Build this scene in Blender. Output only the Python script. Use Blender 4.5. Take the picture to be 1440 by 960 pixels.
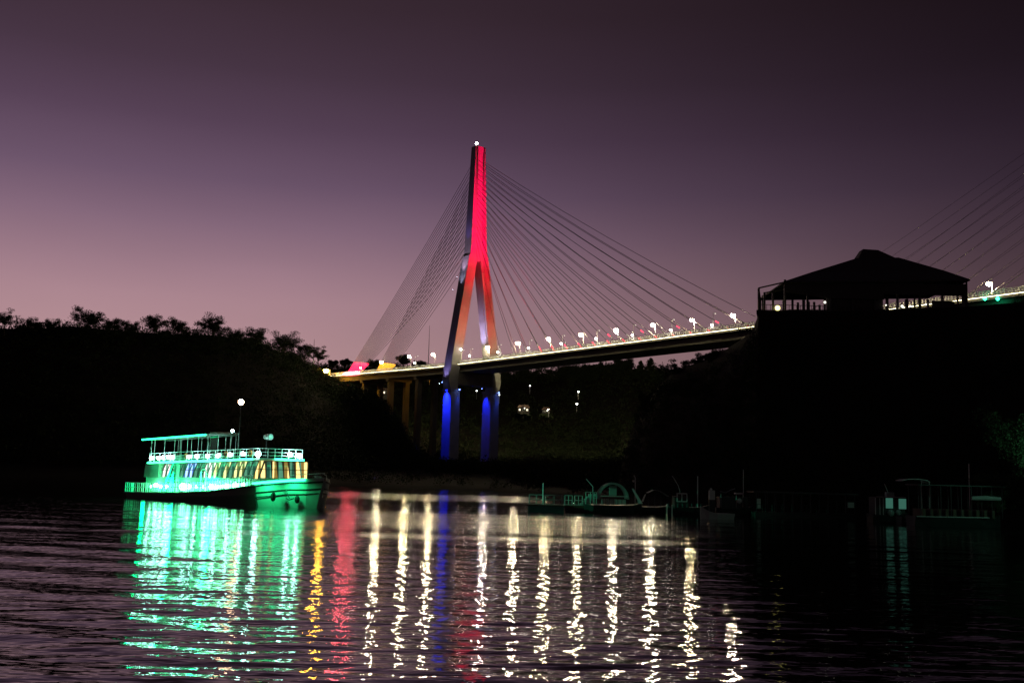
import bpy, bmesh, math, random
import numpy as np
from mathutils import Vector, Matrix
random.seed(7); np.random.seed(7)
sc = bpy.context.scene
for o in list(bpy.data.objects): bpy.data.objects.remove(o)

# ------------------------------------------------------------------ camera
FPX, HOR, CH, ROLL = 1500.0, 668.0, 4.5, math.radians(1.4)
TILT = math.atan((HOR-480)*math.cos(ROLL)/FPX)
CC = np.array([0, 0, CH])
_r0 = np.array([1., 0, 0]); _f = np.array([0, math.cos(TILT), math.sin(TILT)]); _u0 = np.array([0, -math.sin(TILT), math.cos(TILT)])
_r = _r0*math.cos(ROLL)+_u0*math.sin(ROLL); _u = -_r0*math.sin(ROLL)+_u0*math.cos(ROLL)
cam = bpy.data.cameras.new('camera'); cam.lens = 36*FPX/1440; cam.sensor_width = 36; cam.clip_start = 0.1; cam.clip_end = 9000
cam_o = bpy.data.objects.new('camera', cam); sc.collection.objects.link(cam_o)
M = Matrix([[_r[0], _u[0], -_f[0], 0], [_r[1], _u[1], -_f[1], 0], [_r[2], _u[2], -_f[2], CH], [0, 0, 0, 1]])
cam_o.matrix_world = M
sc.camera = cam_o

# survey helpers: sight lines from the photographer's place on the shore, used to measure where things stand
def ray(px, py): return _f+_r*(px-720)/FPX+_u*(480-py)/FPX
def at(px, py, Y):
    d = ray(px, py); return CC+d*Y/d[1]
def on_z(px, py, z):
    d = ray(px, py); return CC+d*(z-CH)/d[2]
def on_plane(px, py, p, n):
    d = ray(px, py); return CC+d*(np.dot(np.array(p)-CC, n)/np.dot(d, n))
def at_z(px, Y, z):                      # point at depth Y and height z seen in column px
    py = 600.
    for _ in range(6):
        p = at(px, py, Y); py -= (z-p[2])/Y*FPX*0.98
    p = at(px, py, Y); p[2] = z; return p

# ------------------------------------------------------------------ world (dusk sky)
W = bpy.data.worlds.new('World'); sc.world = W; W.use_nodes = True
nt = W.node_tree; N = nt.nodes; L = nt.links; N.clear()
def nd(t, **k):
    n = N.new(t)
    for a, b in k.items(): setattr(n, a, b)
    return n
def mth(op, a, b=None, c=None):
    n = nd('ShaderNodeMath', operation=op)
    for i, v in enumerate((a, b, c)):
        if v is None: continue
        if isinstance(v, (int, float)): n.inputs[i].default_value = v
        else: L.new(v, n.inputs[i])
    return n.outputs[0]
tc = nd('ShaderNodeTexCoord'); sp = nd('ShaderNodeSeparateXYZ'); L.new(tc.outputs['Generated'], sp.inputs[0])
elev = mth('ARCSINE', sp.outputs[2])
ramp = nd('ShaderNodeValToRGB'); L.new(mth('MULTIPLY', mth('ADD', elev, 0.1), 1/1.7), ramp.inputs[0])
cr = ramp.color_ramp
SKY = [(-0.1, (.22, .14, .14)), (0.03, (.46, .28, .275)), (0.10, (.455, .27, .285)), (0.15, (.405, .238, .276)), (0.178, (.345, .203, .252)), (0.22, (.235, .140, .200)), (0.26, (.150, .090, .146)), (0.31, (.094, .054, .092)), (0.36, (.063, .036, .058)), (0.42, (.045, .025, .037)), (0.6, (.022, .014, .021)), (1.55, (.007, .006, .010))]
while len(cr.elements) > 1: cr.elements.remove(cr.elements[-1])
for i, (e, c) in enumerate(SKY):
    el = cr.elements[0] if i == 0 else cr.elements.new((e+0.1)/1.7)
    el.position = (e+0.1)/1.7; el.color = (*c, 1)
az = mth('ARCTAN2', sp.outputs[0], sp.outputs[1])
daz = mth('ABSOLUTE', mth('SUBTRACT', az, math.radians(-25)))
fall = mth('EXPONENT', mth('MULTIPLY', mth('POWER', mth('DIVIDE', daz, 0.66), 2.5), -1.0))
fac = mth('MULTIPLY_ADD', fall, 0.88, 0.12)
el_fac = nd('ShaderNodeMapRange'); el_fac.inputs[1].default_value = 0.5; el_fac.inputs[2].default_value = 1.5; el_fac.inputs[3].default_value = 1; el_fac.inputs[4].default_value = 0.0; L.new(elev, el_fac.inputs[0])
tot = mth('ADD', mth('MULTIPLY', fac, el_fac.outputs[0]), mth('SUBTRACT', 1.0, el_fac.outputs[0]))
nz = nd('ShaderNodeTexNoise'); nz.inputs['Scale'].default_value = 2.2; nz.inputs['Detail'].default_value = 4
mpw = nd('ShaderNodeMapping'); mpw.inputs['Scale'].default_value = (1, 1, 4); L.new(tc.outputs['Generated'], mpw.inputs[0]); L.new(mpw.outputs[0], nz.inputs['Vector'])
tot = mth('MULTIPLY', tot, mth('MULTIPLY_ADD', nz.outputs[0], .26, .87))
vs = nd('ShaderNodeVectorMath', operation='SCALE'); L.new(ramp.outputs[0], vs.inputs[0]); L.new(tot, vs.inputs[3])
bg = nd('ShaderNodeBackground'); L.new(vs.outputs[0], bg.inputs[0]); bg.inputs[1].default_value = 1.0
wo = nd('ShaderNodeOutputWorld'); L.new(bg.outputs[0], wo.inputs[0])

sc.view_settings.view_transform = 'Standard'; sc.view_settings.look = 'None'; sc.view_settings.exposure = 0; sc.view_settings.gamma = 1
sc.render.engine = 'CYCLES'
cy = sc.cycles; cy.use_denoising = True; cy.max_bounces = 6; cy.diffuse_bounces = 2; cy.glossy_bounces = 3; cy.transmission_bounces = 3; cy.sample_clamp_indirect = 0; cy.use_light_tree = True; cy.caustics_reflective = False; cy.caustics_refractive = False

# ------------------------------------------------------------------ materials
def mat(name, col, rough=.7, metal=0., var=.25, scale=1.5, bump=0., emis=None, es=0.):
    m = bpy.data.materials.new(name); m.use_nodes = True; t = m.node_tree; b = t.nodes['Principled BSDF']
    b.inputs['Roughness'].default_value = rough; b.inputs['Metallic'].default_value = metal
    tcn = t.nodes.new('ShaderNodeTexCoord'); nz = t.nodes.new('ShaderNodeTexNoise'); nz.inputs['Scale'].default_value = scale; nz.inputs['Detail'].default_value = 5
    t.links.new(tcn.outputs['Object'], nz.inputs['Vector'])
    mx = t.nodes.new('ShaderNodeMix'); mx.data_type = 'RGBA'
    mx.inputs[6].default_value = (*[c*(1-var) for c in col], 1); mx.inputs[7].default_value = (*[min(1, c*(1+var)) for c in col], 1)
    t.links.new(nz.outputs[0], mx.inputs[0]); t.links.new(mx.outputs[2], b.inputs['Base Color'])
    if bump:
        bp = t.nodes.new('ShaderNodeBump'); bp.inputs['Distance'].default_value = bump; t.links.new(nz.outputs[0], bp.inputs['Height']); t.links.new(bp.outputs[0], b.inputs['Normal'])
    if emis:
        b.inputs['Emission Color'].default_value = (*emis, 1); b.inputs['Emission Strength'].default_value = es
    return m
def glow(name, col, s):
    m = bpy.data.materials.new(name); m.use_nodes = True; t = m.node_tree; t.nodes.clear()
    e = t.nodes.new('ShaderNodeEmission'); e.inputs[0].default_value = (*col, 1); e.inputs[1].default_value = s
    o = t.nodes.new('ShaderNodeOutputMaterial'); t.links.new(e.outputs[0], o.inputs[0]); return m
CONC = mat('concrete', (.22, .212, .2), .8, var=.22, scale=.25, bump=.03)
CONCD = mat('weathered_concrete', (.17, .155, .135), .85, var=.3, scale=.2, bump=.03)
STEEL = mat('galvanised_steel', (.5, .5, .48), .45, .6)
WHITEP = mat('white_paint', (.75, .76, .74), .4, var=.1)
DARKM = mat('dark_metal', (.05, .05, .055), .5, .3)
CABLE = mat('cable_sheath', (.07, .06, .06), .5)
STONE = mat('dark_stone', (.03, .028, .025), .9, var=.4)
ASPH = mat('asphalt', (.05, .05, .05), .9)
SOIL = mat('dark_soil', (.02, .018, .015), 1., var=.5, scale=.08, bump=.3)
LEAF = mat('foliage', (.032, .045, .022), .8, var=.5, scale=.15)
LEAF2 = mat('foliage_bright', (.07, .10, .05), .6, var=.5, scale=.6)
BARK = mat('bark', (.07, .055, .04), .9, bump=.03)
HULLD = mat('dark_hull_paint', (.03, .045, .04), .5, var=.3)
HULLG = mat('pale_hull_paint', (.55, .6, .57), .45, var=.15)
CANV = mat('canvas', (.4, .42, .4), .8)
TEALP = mat('pale_green_paint', (.35, .5, .45), .6)
WOOD = mat('dock_wood', (.12, .09, .06), .8, var=.4)
ROOFM = mat('roof_sheet', (.05, .045, .045), .7)
GLASS = mat('dark_glass', (.02, .03, .03), .08)
RUBB = mat('black_rubber', (.015, .015, .015), .8)
BRICKW = mat('house_wall', (.03, .028, .026), .9)
TILE = mat('roof_tile', (.08, .05, .04), .8)
L_ROAD = glow('road_lamp', (1, .84, .50), 1150); L_SMALL = glow('small_lamp', (1, .9, .78), 45)
L_ROADS = [L_ROAD, glow('road_lamp_aged', (1, .80, .45), 1000), glow('road_lamp_bright', (1, .86, .55), 1400), glow('road_lamp_yellowish', (1, .82, .42), 1100)]
L_DIM = glow('dim_lamp', (1, .85, .7), 1.2)
L_SOD = glow('sodium_lamp', (1, .47, .04), 300); L_WARM = glow('mast_lamp', (1, .62, .36), 45)
L_GREEN = glow('green_strip', (.02, 1, .34), 7); L_GREENB = glow('green_strip_bright', (.025, 1, .36), 12)
L_COOL = glow('cool_flood', (.45, 1, .88), 60); L_WALK = glow('walkway_lamp', (.16, 1, .45), 34)
L_RED = glow('red_painted_glow', (1, .05, .10), 3.2); GLOW_REDB = glow('red_painted_glow_strong', (1, .02, .07), 4.5); GLOW_ORG = glow('amber_painted_glow', (1, .42, .03), 3.2)  # coloured light falling on the cable feet, put into the material as emission
L_PINK = glow('pink_bar', (1, .10, .14), 230); L_GRN2 = glow('green_cable_light', (.02, 1, .45), 18)
L_BLUE = glow('blue_flood', (.15, .25, 1), 60); L_YEL = glow('yellow_lamp', (1, .9, .25), 4); L_HOUSE = glow('house_lamp', (.95, 1, .9), 12)
L_LAV = glow('white_flood', (.8, .8, 1), 30)

for m_ in (SOIL, LEAF, LEAF2, BARK, STONE): m_.node_tree.nodes['Principled BSDF'].inputs['Specular IOR Level'].default_value = .05
# ------------------------------------------------------------------ mesh helpers
class MB:
    def __init__(s): s.v = []; s.f = []
    def add(s, vs, fs):
        k = len(s.v); s.v += [tuple(map(float, v)) for v in vs]; s.f += [tuple(i+k for i in f) for f in fs]; return s
    def box(s, lo, hi): 
        x0, y0, z0 = lo; x1, y1, z1 = hi
        return s.hexa([(x0, y0, z0), (x1, y0, z0), (x1, y1, z0), (x0, y1, z0)], [(x0, y0, z1), (x1, y0, z1), (x1, y1, z1), (x0, y1, z1)])
    def hexa(s, a, b):
        n = len(a); return s.add(list(a)+list(b), [tuple(range(n))[::-1], tuple(range(n, 2*n))]+[(i, (i+1) % n, n+(i+1) % n, n+i) for i in range(n)])
    def loft(s, rings, cap=True):
        n = len(rings[0]); vs = [p for r in rings for p in r]; fs = []
        for k in range(len(rings)-1):
            for i in range(n): fs.append((k*n+i, k*n+(i+1) % n, (k+1)*n+(i+1) % n, (k+1)*n+i))
        if cap: fs += [tuple(range(n))[::-1], tuple(range((len(rings)-1)*n, len(rings)*n))]
        return s.add(vs, fs)
    def tube(s, pts, r, n=6, cap=True):
        pts = [Vector(p) for p in pts]; rs = r if isinstance(r, (list, tuple)) else [r]*len(pts); rings = []
        for i, p in enumerate(pts):
            d = (pts[min(i+1, len(pts)-1)]-pts[max(i-1, 0)]).normalized()
            a = d.cross(Vector((0, 0, 1)) if abs(d.z) < .95 else Vector((1, 0, 0))).normalized(); b = d.cross(a)
            rings.append([p+(a*math.cos(2*math.pi*k/n)+b*math.sin(2*math.pi*k/n))*rs[i] for k in range(n)])
        return s.loft(rings, cap)
    def ball(s, c, r, seg=10, rg=6, sz=1):
        rings = [[(c[0]+r*math.sin(math.pi*(j+.02)/(rg+.04))*math.cos(2*math.pi*k/seg), c[1]+r*math.sin(math.pi*(j+.02)/(rg+.04))*math.sin(2*math.pi*k/seg), c[2]-sz*r*math.cos(math.pi*(j+.02)/(rg+.04))) for k in range(seg)] for j in range(rg+1)]
        return s.loft(rings)
    def mesh(s, name):
        me = bpy.data.meshes.new(name); me.from_pydata(s.v, [], s.f); me.update()
        bm = bmesh.new(); bm.from_mesh(me); bmesh.ops.recalc_face_normals(bm, faces=bm.faces); bm.to_mesh(me); bm.free(); return me
    def build(s, name, m, parent=None, smooth=False, loc=None):
        me = s.mesh(name); me.materials.append(m)
        if smooth: me.polygons.foreach_set('use_smooth', [True]*len(me.polygons))
        return link(name, me, parent, loc)
def link(name, me, parent=None, loc=None, rz=0):
    o = bpy.data.objects.new(name, me); sc.collection.objects.link(o)
    if parent is not None: o.parent = parent
    if loc is not None: o.location = loc
    o.rotation_euler[2] = rz
    return o
def tag(o, label=None, cat=None, group=None, kind=None):
    for k, v in (('label', label), ('category', cat), ('group', group), ('kind', kind)):
        if v: o[k] = v
    return o
def thing(name, label, cat, loc=(0, 0, 0), rz=0, group=None):
    o = link(name, None, None, loc, rz); o.empty_display_size = .5; return tag(o, label, cat, group)
def fast_mesh(name, V, F, m, smooth=False):
    V = np.asarray(V, dtype=np.float32); F = np.asarray(F, dtype=np.int32); me = bpy.data.meshes.new(name)
    me.vertices.add(len(V)); me.vertices.foreach_set('co', V.ravel()); n = F.shape[1]
    me.loops.add(F.size); me.loops.foreach_set('vertex_index', F.ravel()); me.polygons.add(len(F))
    me.polygons.foreach_set('loop_start', np.arange(0, F.size, n, dtype=np.int32))
    if smooth: me.polygons.foreach_set('use_smooth', np.ones(len(F), dtype=bool))
    me.update(calc_edges=True); me.validate(); me.materials.append(m); return me
def add_light(name, kind, loc, target, power, col, size=.5, angle=60, blend=.6, parent=None):
    l = bpy.data.lights.new(name, kind); l.energy = power; l.color = col
    if kind == 'SPOT': l.spot_size = math.radians(angle); l.spot_blend = blend; l.shadow_soft_size = size
    else: l.shadow_soft_size = size
    o = bpy.data.objects.new(name, l); sc.collection.objects.link(o); o.location = loc
    if target is not None: o.rotation_euler = (Vector(target)-Vector(loc)).to_track_quat('-Z', 'Y').to_euler()
    if parent: o.parent = parent
    return o

# ------------------------------------------------------------------ WATER
def build_water():
    rows = [-150, -90, -40, -10, 5, 12]+list(np.geomspace(17, 760, 640))+[900, 1300, 2200, 4000]
    u = np.concatenate([[-3, -1.6, -1.0, -.75], np.linspace(-.58, .58, 470), [.75, 1., 1.6, 3]])
    Y = np.array(rows)[:, None]; X = u[None, :]*np.maximum(Y, 30); Y = np.broadcast_to(Y, X.shape)
    step = np.gradient(np.array(rows))[:, None]; xst = np.maximum(Y, 30)*(1.16/470)
    rng = np.random.RandomState(3); Z = np.zeros(X.shape)
    for i in range(130):
        lam = 0.4*(7/0.4)**(rng.rand()**1.35); a = rng.normal(0, math.radians(16)) + (math.radians(180) if rng.rand() < .5 else 0)
        if lam > 3: a = math.radians(18)+rng.normal(0, math.radians(18))
        k = 2*math.pi/lam; kx, ky = k*math.sin(a), k*math.cos(a); slope = .0052 if lam < 1.6 else (.0036 if lam < 3 else .0019)
        att = np.clip((lam/np.maximum(step*abs(math.cos(a))+1e-3, .01)-3)/3, 0, 1)*np.clip((lam/np.maximum(xst*abs(math.sin(a)), .01)-3)/3, 0, 1)
        Z += slope/k*np.sqrt(2)*np.sin(kx*X+ky*Y+rng.rand()*6.28 + .6*np.sin(X*.05+Y*.07+i))*att
    # wake swells of the ferry: long crests running diagonally, stronger on the left
    for (lam, deg, amp, ph, xc, yc, wx, wy) in ((5.2, 24, .09, 0, -24, 37, 8.5, 26), (3.7, 30, .05, 1, -14, 27, 5, 12), (7.5, 14, .06, 2, -40, 75, 14, 30), (6.5, -4, .03, .5, 8, 74, 30, 10), (9, 2, .03, 2, 0, 120, 60, 30)):
        a = math.radians(deg); k = 2*math.pi/lam
        Z += amp*np.sin(k*(math.sin(a)*X+math.cos(a)*Y)+ph+1.2*np.sin(X*.09+ph))*np.exp(-((X-xc)/wx)**2-((Y-yc)/wy)**2)*np.clip((lam/np.maximum(step, .01)-3)/3, 0, 1)
    V = np.stack([X, Y, Z], -1).reshape(-1, 3); nr, nc = X.shape
    i = np.arange(nr-1)[:, None]*nc+np.arange(nc-1)[None, :]; F = np.stack([i, i+1, i+nc+1, i+nc], -1).reshape(-1, 4)
    m = bpy.data.materials.new('river_water'); m.use_nodes = True; t = m.node_tree; b = t.nodes['Principled BSDF']
    b.inputs['Base Color'].default_value = (.012, .010, .009, 1); b.inputs['IOR'].default_value = 1.33
    def T(tp): return t.nodes.new(tp)
    g = T('ShaderNodeNewGeometry'); lk = t.links.new
    def noise(sx, sy, rot, detail, seed):
        mp = T('ShaderNodeMapping'); mp.inputs['Scale'].default_value = (sx, sy, 1); mp.inputs['Rotation'].default_value = (0, 0, rot); mp.inputs['Location'].default_value = (seed, seed*2, seed*3)
        lk(g.outputs['Position'], mp.inputs[0]); n = T('ShaderNodeTexNoise'); n.inputs['Scale'].default_value = 1; n.inputs['Detail'].default_value = detail; n.inputs['Roughness'].default_value = .5
        lk(mp.outputs[0], n.inputs['Vector']); return n.outputs[0]
    def mm(op, a, b_=None):
        n = T('ShaderNodeMath'); n.operation = op
        for k_, v in enumerate((a, b_)):
            if v is None: continue
            if isinstance(v, (int, float)): n.inputs[k_].default_value = v
            else: lk(v, n.inputs[k_])
        return n.outputs[0]
    fine = mm('ADD', mm('MULTIPLY', noise(.34, 1.7, .12, 3, 1), WAT['a1']), mm('ADD', mm('MULTIPLY', noise(1.9, 4.2, -.05, 1, 5), WAT['a2']), mm('MULTIPLY', noise(.10, .5, .08, 2, 9), WAT['a3'])))
    # sheltered water along the far bank lies flatter
    sx = T('ShaderNodeSeparateXYZ'); lk(g.outputs['Position'], sx.inputs[0])
    bp = T('ShaderNodeBump'); bp.inputs['Distance'].default_value = 1.0; bp.inputs['Strength'].default_value = 1; lk(fine, bp.inputs['Height']); lk(bp.outputs[0], b.inputs['Normal'])
    # wind-ruffled patches: rougher micro surface
    def band(yc, hw, x0, x1, soft):
        w = mm('ADD', sx.outputs[1], mm('MULTIPLY', mm('SUBTRACT', noise(.05, .01, 0, 2, 3), .5), hw*.9))
        a = mm('SUBTRACT', 1.0, mm('DIVIDE', mm('ABSOLUTE', mm('SUBTRACT', w, yc)), hw))
        a = T_clamp(mm('MULTIPLY', a, 4))
        ratio = mm('DIVIDE', sx.outputs[0], sx.outputs[1])
        l = T_clamp(mm('DIVIDE', mm('SUBTRACT', sx.outputs[0], x0), soft)); r_ = T_clamp(mm('DIVIDE', mm('SUBTRACT', x1, sx.outputs[0]), soft))
        return mm('MULTIPLY', a, mm('MULTIPLY', l, r_))
    def T_clamp(v):
        n = T('ShaderNodeClamp'); lk(v, n.inputs[0]); return n.outputs[0]
    patches = [band(*q) for q in WAT['bands']]
    acc = patches[0]
    for q in patches[1:]: acc = mm('MAXIMUM', acc, q)
    lk(mm('ADD', mm('MULTIPLY', acc, WAT['rp']), WAT['r0']), b.inputs['Roughness'])
    me = fast_mesh('water', V, F, m, True); o = link('water', me); tag(o, 'dark rippled river surface', kind='structure')
WAT = dict(a1=.030, a2=.0135, a3=.035, r0=.032, rp=.13, bands=[(103, 22, -26, 22, 6), (77, 4, -30, 16, 5), (205, 30, -60, 10, 8)])
build_water()

# ------------------------------------------------------------------ LAND
def terrain(name, cols, label, nsub=6, npro=26, amp=1.2, seed=1, m=SOIL):
    """cols: list of profiles, each a list of world points from the shore up over the ridge."""
    prof = []
    for c in cols:
        c = np.array(c); d = np.r_[0, np.cumsum(np.linalg.norm(np.diff(c, axis=0), axis=1))]; tt = np.linspace(0, 1, len(c))
        q = np.linspace(0, 1, npro); prof.append(np.stack([np.interp(q, tt, c[:, k]) for k in range(3)], 1))
    prof = np.array(prof); nc = (len(cols)-1)*nsub+1; q = np.linspace(0, len(cols)-1, nc)
    G = np.zeros((nc, npro, 3))
    for j in range(npro):
        for k in range(3): G[:, j, k] = np.interp(q, np.arange(len(cols)), prof[:, j, k])
    rng = np.random.RandomState(seed); nz = sum(rng.uniform(.4, 1)*np.sin(G[..., 0]*rng.uniform(-.12, .12)+G[..., 1]*rng.uniform(-.12, .12)+rng.rand()*6) for _ in range(8))/3
    w = np.clip(np.linspace(-.15, 1.5, npro), 0, 1)[None, :]; G[..., 2] += nz*amp*w
    i = np.arange(nc-1)[:, None]*npro+np.arange(npro-1)[None, :]; F = np.stack([i, i+1, i+npro+1, i+npro], -1).reshape(-1, 4)
    me = fast_mesh(name, G.reshape(-1, 3), F, m, True); o = link(name, me); tag(o, label, kind='structure'); return G
gm = MB(); 
ground = fast_mesh('ground', [(-6000, 820, -1.5), (6000, 820, -1.5), (6000, 8000, 14), (-6000, 8000, 14)], [(0, 1, 2, 3)], SOIL)
tag(link('ground', ground), 'dark land reaching to the horizon beyond the river', kind='structure')
riverbed = fast_mesh('riverbed', [(-6000, -800, -6), (6000, -800, -6), (6000, 8000, -6), (-6000, 8000, -6)], [(0, 1, 2, 3)], SOIL)
tag(link('riverbed', riverbed), 'muddy bed under the river', kind='structure')

def prof(px, shoreY, mids, ridge, back=160, drop=25, toe=None):
    P = [at_z(px, shoreY-6, -1.2), at_z(px, shoreY, .1)]
    for (py, Y) in mids: P.append(at(px, py, Y))
    r = at(px, ridge[0], ridge[1]); P.append(r); P.append(r*[1+back/ridge[1], 1+back/ridge[1], 0]+[0, 0, r[2]-drop*.3]); P.append(r*[1+2.5*back/ridge[1], 1+2.5*back/ridge[1], 0]+[0, 0, -2])
    return P
left_hill = [
 prof(-1500, 250, [(600, 270), (540, 330)], (470, 420)), prof(-700, 300, [(630, 330), (560, 390)], (455, 470)),
 prof(-200, 330, [(640, 365), (560, 420)], (453, 490)), prof(0, 338, [(648, 375), (560, 430)], (455, 505)),
 prof(110, 338, [(650, 380), (560, 440)], (455, 520)), prof(200, 336, [(652, 390), (565, 460)], (459, 545)),
 prof(300, 332, [(655, 400), (570, 480)], (466, 580)), prof(370, 328, [(656, 410), (580, 510)], (480, 630)),
 prof(420, 325, [(657, 420), (590, 540)], (500, 690)), prof(455, 322, [(658, 430), (600, 560)], (527, 735)),
 prof(490, 318, [(659, 450), (610, 570)], (541, 700)), prof(520, 316, [(659, 460), (615, 580)], (552, 660)),
 prof(545, 314, [(659, 480), (625, 590)], (572, 640)), prof(565, 312, [(659, 500), (640, 595)], (607, 625)),
 prof(590, 310, [(659, 520), (655, 590)], (652, 615)), prof(640, 304, [(664, 420), (661, 560)], (657, 640)),
 prof(700, 296, [(668, 380), (664, 520)], (657, 640)), prof(760, 286, [(680, 340), (668, 450)], (655, 560)),
 prof(820, 270, [(684, 320), (672, 400)], (655, 520)), prof(900, 240, [(688, 300), (676, 360)], (655, 470))]
G_left = terrain('left_bank', left_hill, 'dark wooded hillside on the far left bank', nsub=8, seed=2)
far = [(-900, 520, 1250), (-300, 515, 1200), (300, 512, 1150), (440, 512, 1100), (500, 514, 1050), (560, 513, 1000), (620, 516, 1000), (700, 520, 980), (780, 519, 960), (830, 517, 930), (870, 514, 900), (920, 520, 860), (980, 522, 800), (1060, 500, 700), (1300, 480, 650), (1700, 480, 600)]
far_cols = []
for px, py, Y in far:
    low = 1 if px < 640 else 0
    far_cols.append([at_z(px, 600 if px < 900 else 420, -2), at_z(px, 640 if px < 900 else 440, 8), at(px, 640, 720 if px < 900 else 480), at(px, 590, Y*.86), at(px, py, Y), at(px, py, Y)*[1.2, 1.2, 0]+[0, 0, 60], at(px, py, Y)*[1.6, 1.6, 0]+[0, 0, -3]])
G_far = terrain('far_bank', far_cols, 'dark wooded hill behind the bridge piers', nsub=8, seed=5, amp=2)
right_hill = [
 [at_z(860, 232, -1.5), at_z(865, 240, 0), at(875, 650, 255), at(890, 600, 275), at(905, 566, 300), at(930, 600, 380), at_z(960, 460, -2)],
 [at_z(890, 205, -1.5), at_z(895, 212, 0), at(905, 640, 225), at(925, 570, 245), at(945, 524, 270), at(985, 560, 350), at_z(1000, 440, -2)],
 [at_z(950, 180, -1.5), at_z(955, 186, 0), at(965, 640, 196), at(980, 560, 212), at(1002, 503, 235), at(1040, 520, 310), at_z(1080, 420, -2)],
 [at_z(1020, 160, -1.5), at_z(1025, 166, 0), at(1035, 640, 172), at(1045, 540, 185), at(1058, 468, 200), at(1090, 470, 250), at_z(1160, 400, -2)],
 [at_z(1060, 152, -1.5), at_z(1062, 157, 0), at(1064, 640, 160), at(1066, 520, 166), at(1068, 440, 171), at(1110, 436, 240), at_z(1210, 390, -2)],
 [at_z(1200, 140, -1.5), at_z(1202, 145, 0), at(1204, 640, 150), at(1206, 520, 160), at(1206, 437.5, 167), at(1230, 436, 230), at_z(1300, 380, -2)],
 [at_z(1360, 133, -1.5), at_z(1362, 137, 0), at(1364, 640, 142), at(1364, 520, 153), at(1362, 432, 163), at(1380, 432, 220), at_z(1440, 370, -2)],
 [at_z(1460, 124, -1.5), at_z(1462, 128, 0), at(1464, 640, 132), at(1464, 520, 144), at(1462, 424, 158), at(1500, 424, 215), at_z(1560, 360, -2)],
 [at_z(1900, 90, -1.5), at_z(1900, 94, 0), at(1900, 640, 98), at(1900, 520, 118), at(1900, 424, 140), at(1900, 424, 200), at_z(1900, 340, -2)]]
G_right = terrain('right_bank', right_hill, 'black steep terrace on the near right bank below the pavilion', nsub=8, npro=25, amp=.25, seed=9)

# ------------------------------------------------------------------ vegetation
def leaf_quads(C, R, n, size, rng, flat=1.0):
    """C: (k,3) clump centres, R: (k,) radii, n leaves per clump -> verts, faces of small leaf-clump triangles"""
    k = len(C); d = rng.normal(size=(k, n, 3)); d /= np.linalg.norm(d, axis=2, keepdims=True)+1e-6
    d *= (rng.rand(k, n, 1)**.42); d[..., 2] *= flat
    P = C[:, None, :]+d*R[:, None, None]; P = P.reshape(-1, 3); m_ = len(P)
    a = rng.normal(size=(m_, 3)); a /= np.linalg.norm(a, axis=1, keepdims=True); b = rng.normal(size=(m_, 3)); b -= (a*b).sum(1, keepdims=True)*a; b /= np.linalg.norm(b, axis=1, keepdims=True)
    s = size*rng.uniform(.6, 1.5, (m_, 1)); V = np.stack([P-a*s, P+a*s*.9+b*s*.3, P+b*s], 1).reshape(-1, 3)
    return V, np.arange(m_*3).reshape(-1, 3)
def tree(base, h, w, label, seed, style='round', group=None, lit=False, leafn=1.0, leafsize=None, name='tree'):
    rng = np.random.RandomState(seed); base = np.array(base, float)
    root = thing(name, label, 'tree', tuple(base-[0, 0, .6]), rng.rand()*6, group)
    tb = MB(); cl = []; rad = []
    lean = rng.uniform(-.06, .06, 2)*h; split = {'umbrella': .3, 'round': .25, 'cone': .1, 'bare': .35, 'tall': .3}[style]*h
    top = np.array([lean[0], lean[1], h*.86]); mid = np.array([lean[0]*.4, lean[1]*.4, split])
    tb.tube([(0, 0, 0), tuple(mid*.55), tuple(mid), tuple((mid+top)/2), tuple(top)], [h*.028, h*.021, h*.016, h*.010, h*.003], 7)
    nl = {'umbrella': 17, 'round': 18, 'cone': 13, 'bare': 14, 'tall': 12}[style]
    for i in range(nl):
        a = i*2.4+rng.rand()*.6; f_ = rng.rand()
        if style == 'umbrella': z0 = split+f_*.3*h; z1 = h*rng.uniform(.5, .97); rr = w*.5*rng.uniform(.35, 1)
        elif style == 'cone': z0 = h*(.15+.7*i/nl); z1 = z0+h*.05; rr = w*.5*(1-.85*i/nl)
        elif style == 'tall': z0 = split+f_*.45*h; z1 = z0+h*.15; rr = w*.5*rng.uniform(.4, 1)
        else: z0 = split+f_*.35*h; z1 = min(h*.93, z0+h*rng.uniform(.15, .45)); rr = w*.5*rng.uniform(.45, 1)
        p0 = np.array([lean[0]*z0/h, lean[1]*z0/h, z0]); p1 = np.array([lean[0]+rr*math.cos(a), lean[1]+rr*math.sin(a), z1]); pm = (p0+p1)/2+[0, 0, (.06 if style != 'umbrella' else .0)*h]
        tb.tube([tuple(p0), tuple(pm), tuple(p1)], [h*.009, h*.006, h*.002], 5)
        cl.append(p1); rad.append(w*rng.uniform(.11, .2)); cl.append((p1*.65+pm*.35)+rng.normal(size=3)*w*.04); rad.append(w*rng.uniform(.07, .15))
        if style in ('round', 'cone', 'umbrella'): cl.append((p0+p1)/2+[0, 0, .04*h]); rad.append(w*.16)
    if style != 'cone': cl.append(top); rad.append(w*.16)
    if style == 'cone': cl.append(np.array([lean[0], lean[1], h*.93])); rad.append(w*.09)
    cl = np.array(cl); rad = np.array(rad)
    n = int({'umbrella': 95, 'round': 110, 'cone': 80, 'bare': 14, 'tall': 70}[style]*leafn)
    V, F = leaf_quads(cl, rad, n, leafsize or max(.12, w*.016+h*.004), rng, {'umbrella': .55}.get(style, .85))
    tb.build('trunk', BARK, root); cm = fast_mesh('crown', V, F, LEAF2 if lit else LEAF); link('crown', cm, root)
    return root
def zat(G, x, y):                       # terrain height near a point
    P = G.reshape(-1, 3); d = (P[:, 0]-x)**2+(P[:, 1]-y)**2; return P[np.argmin(d), 2]
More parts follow.
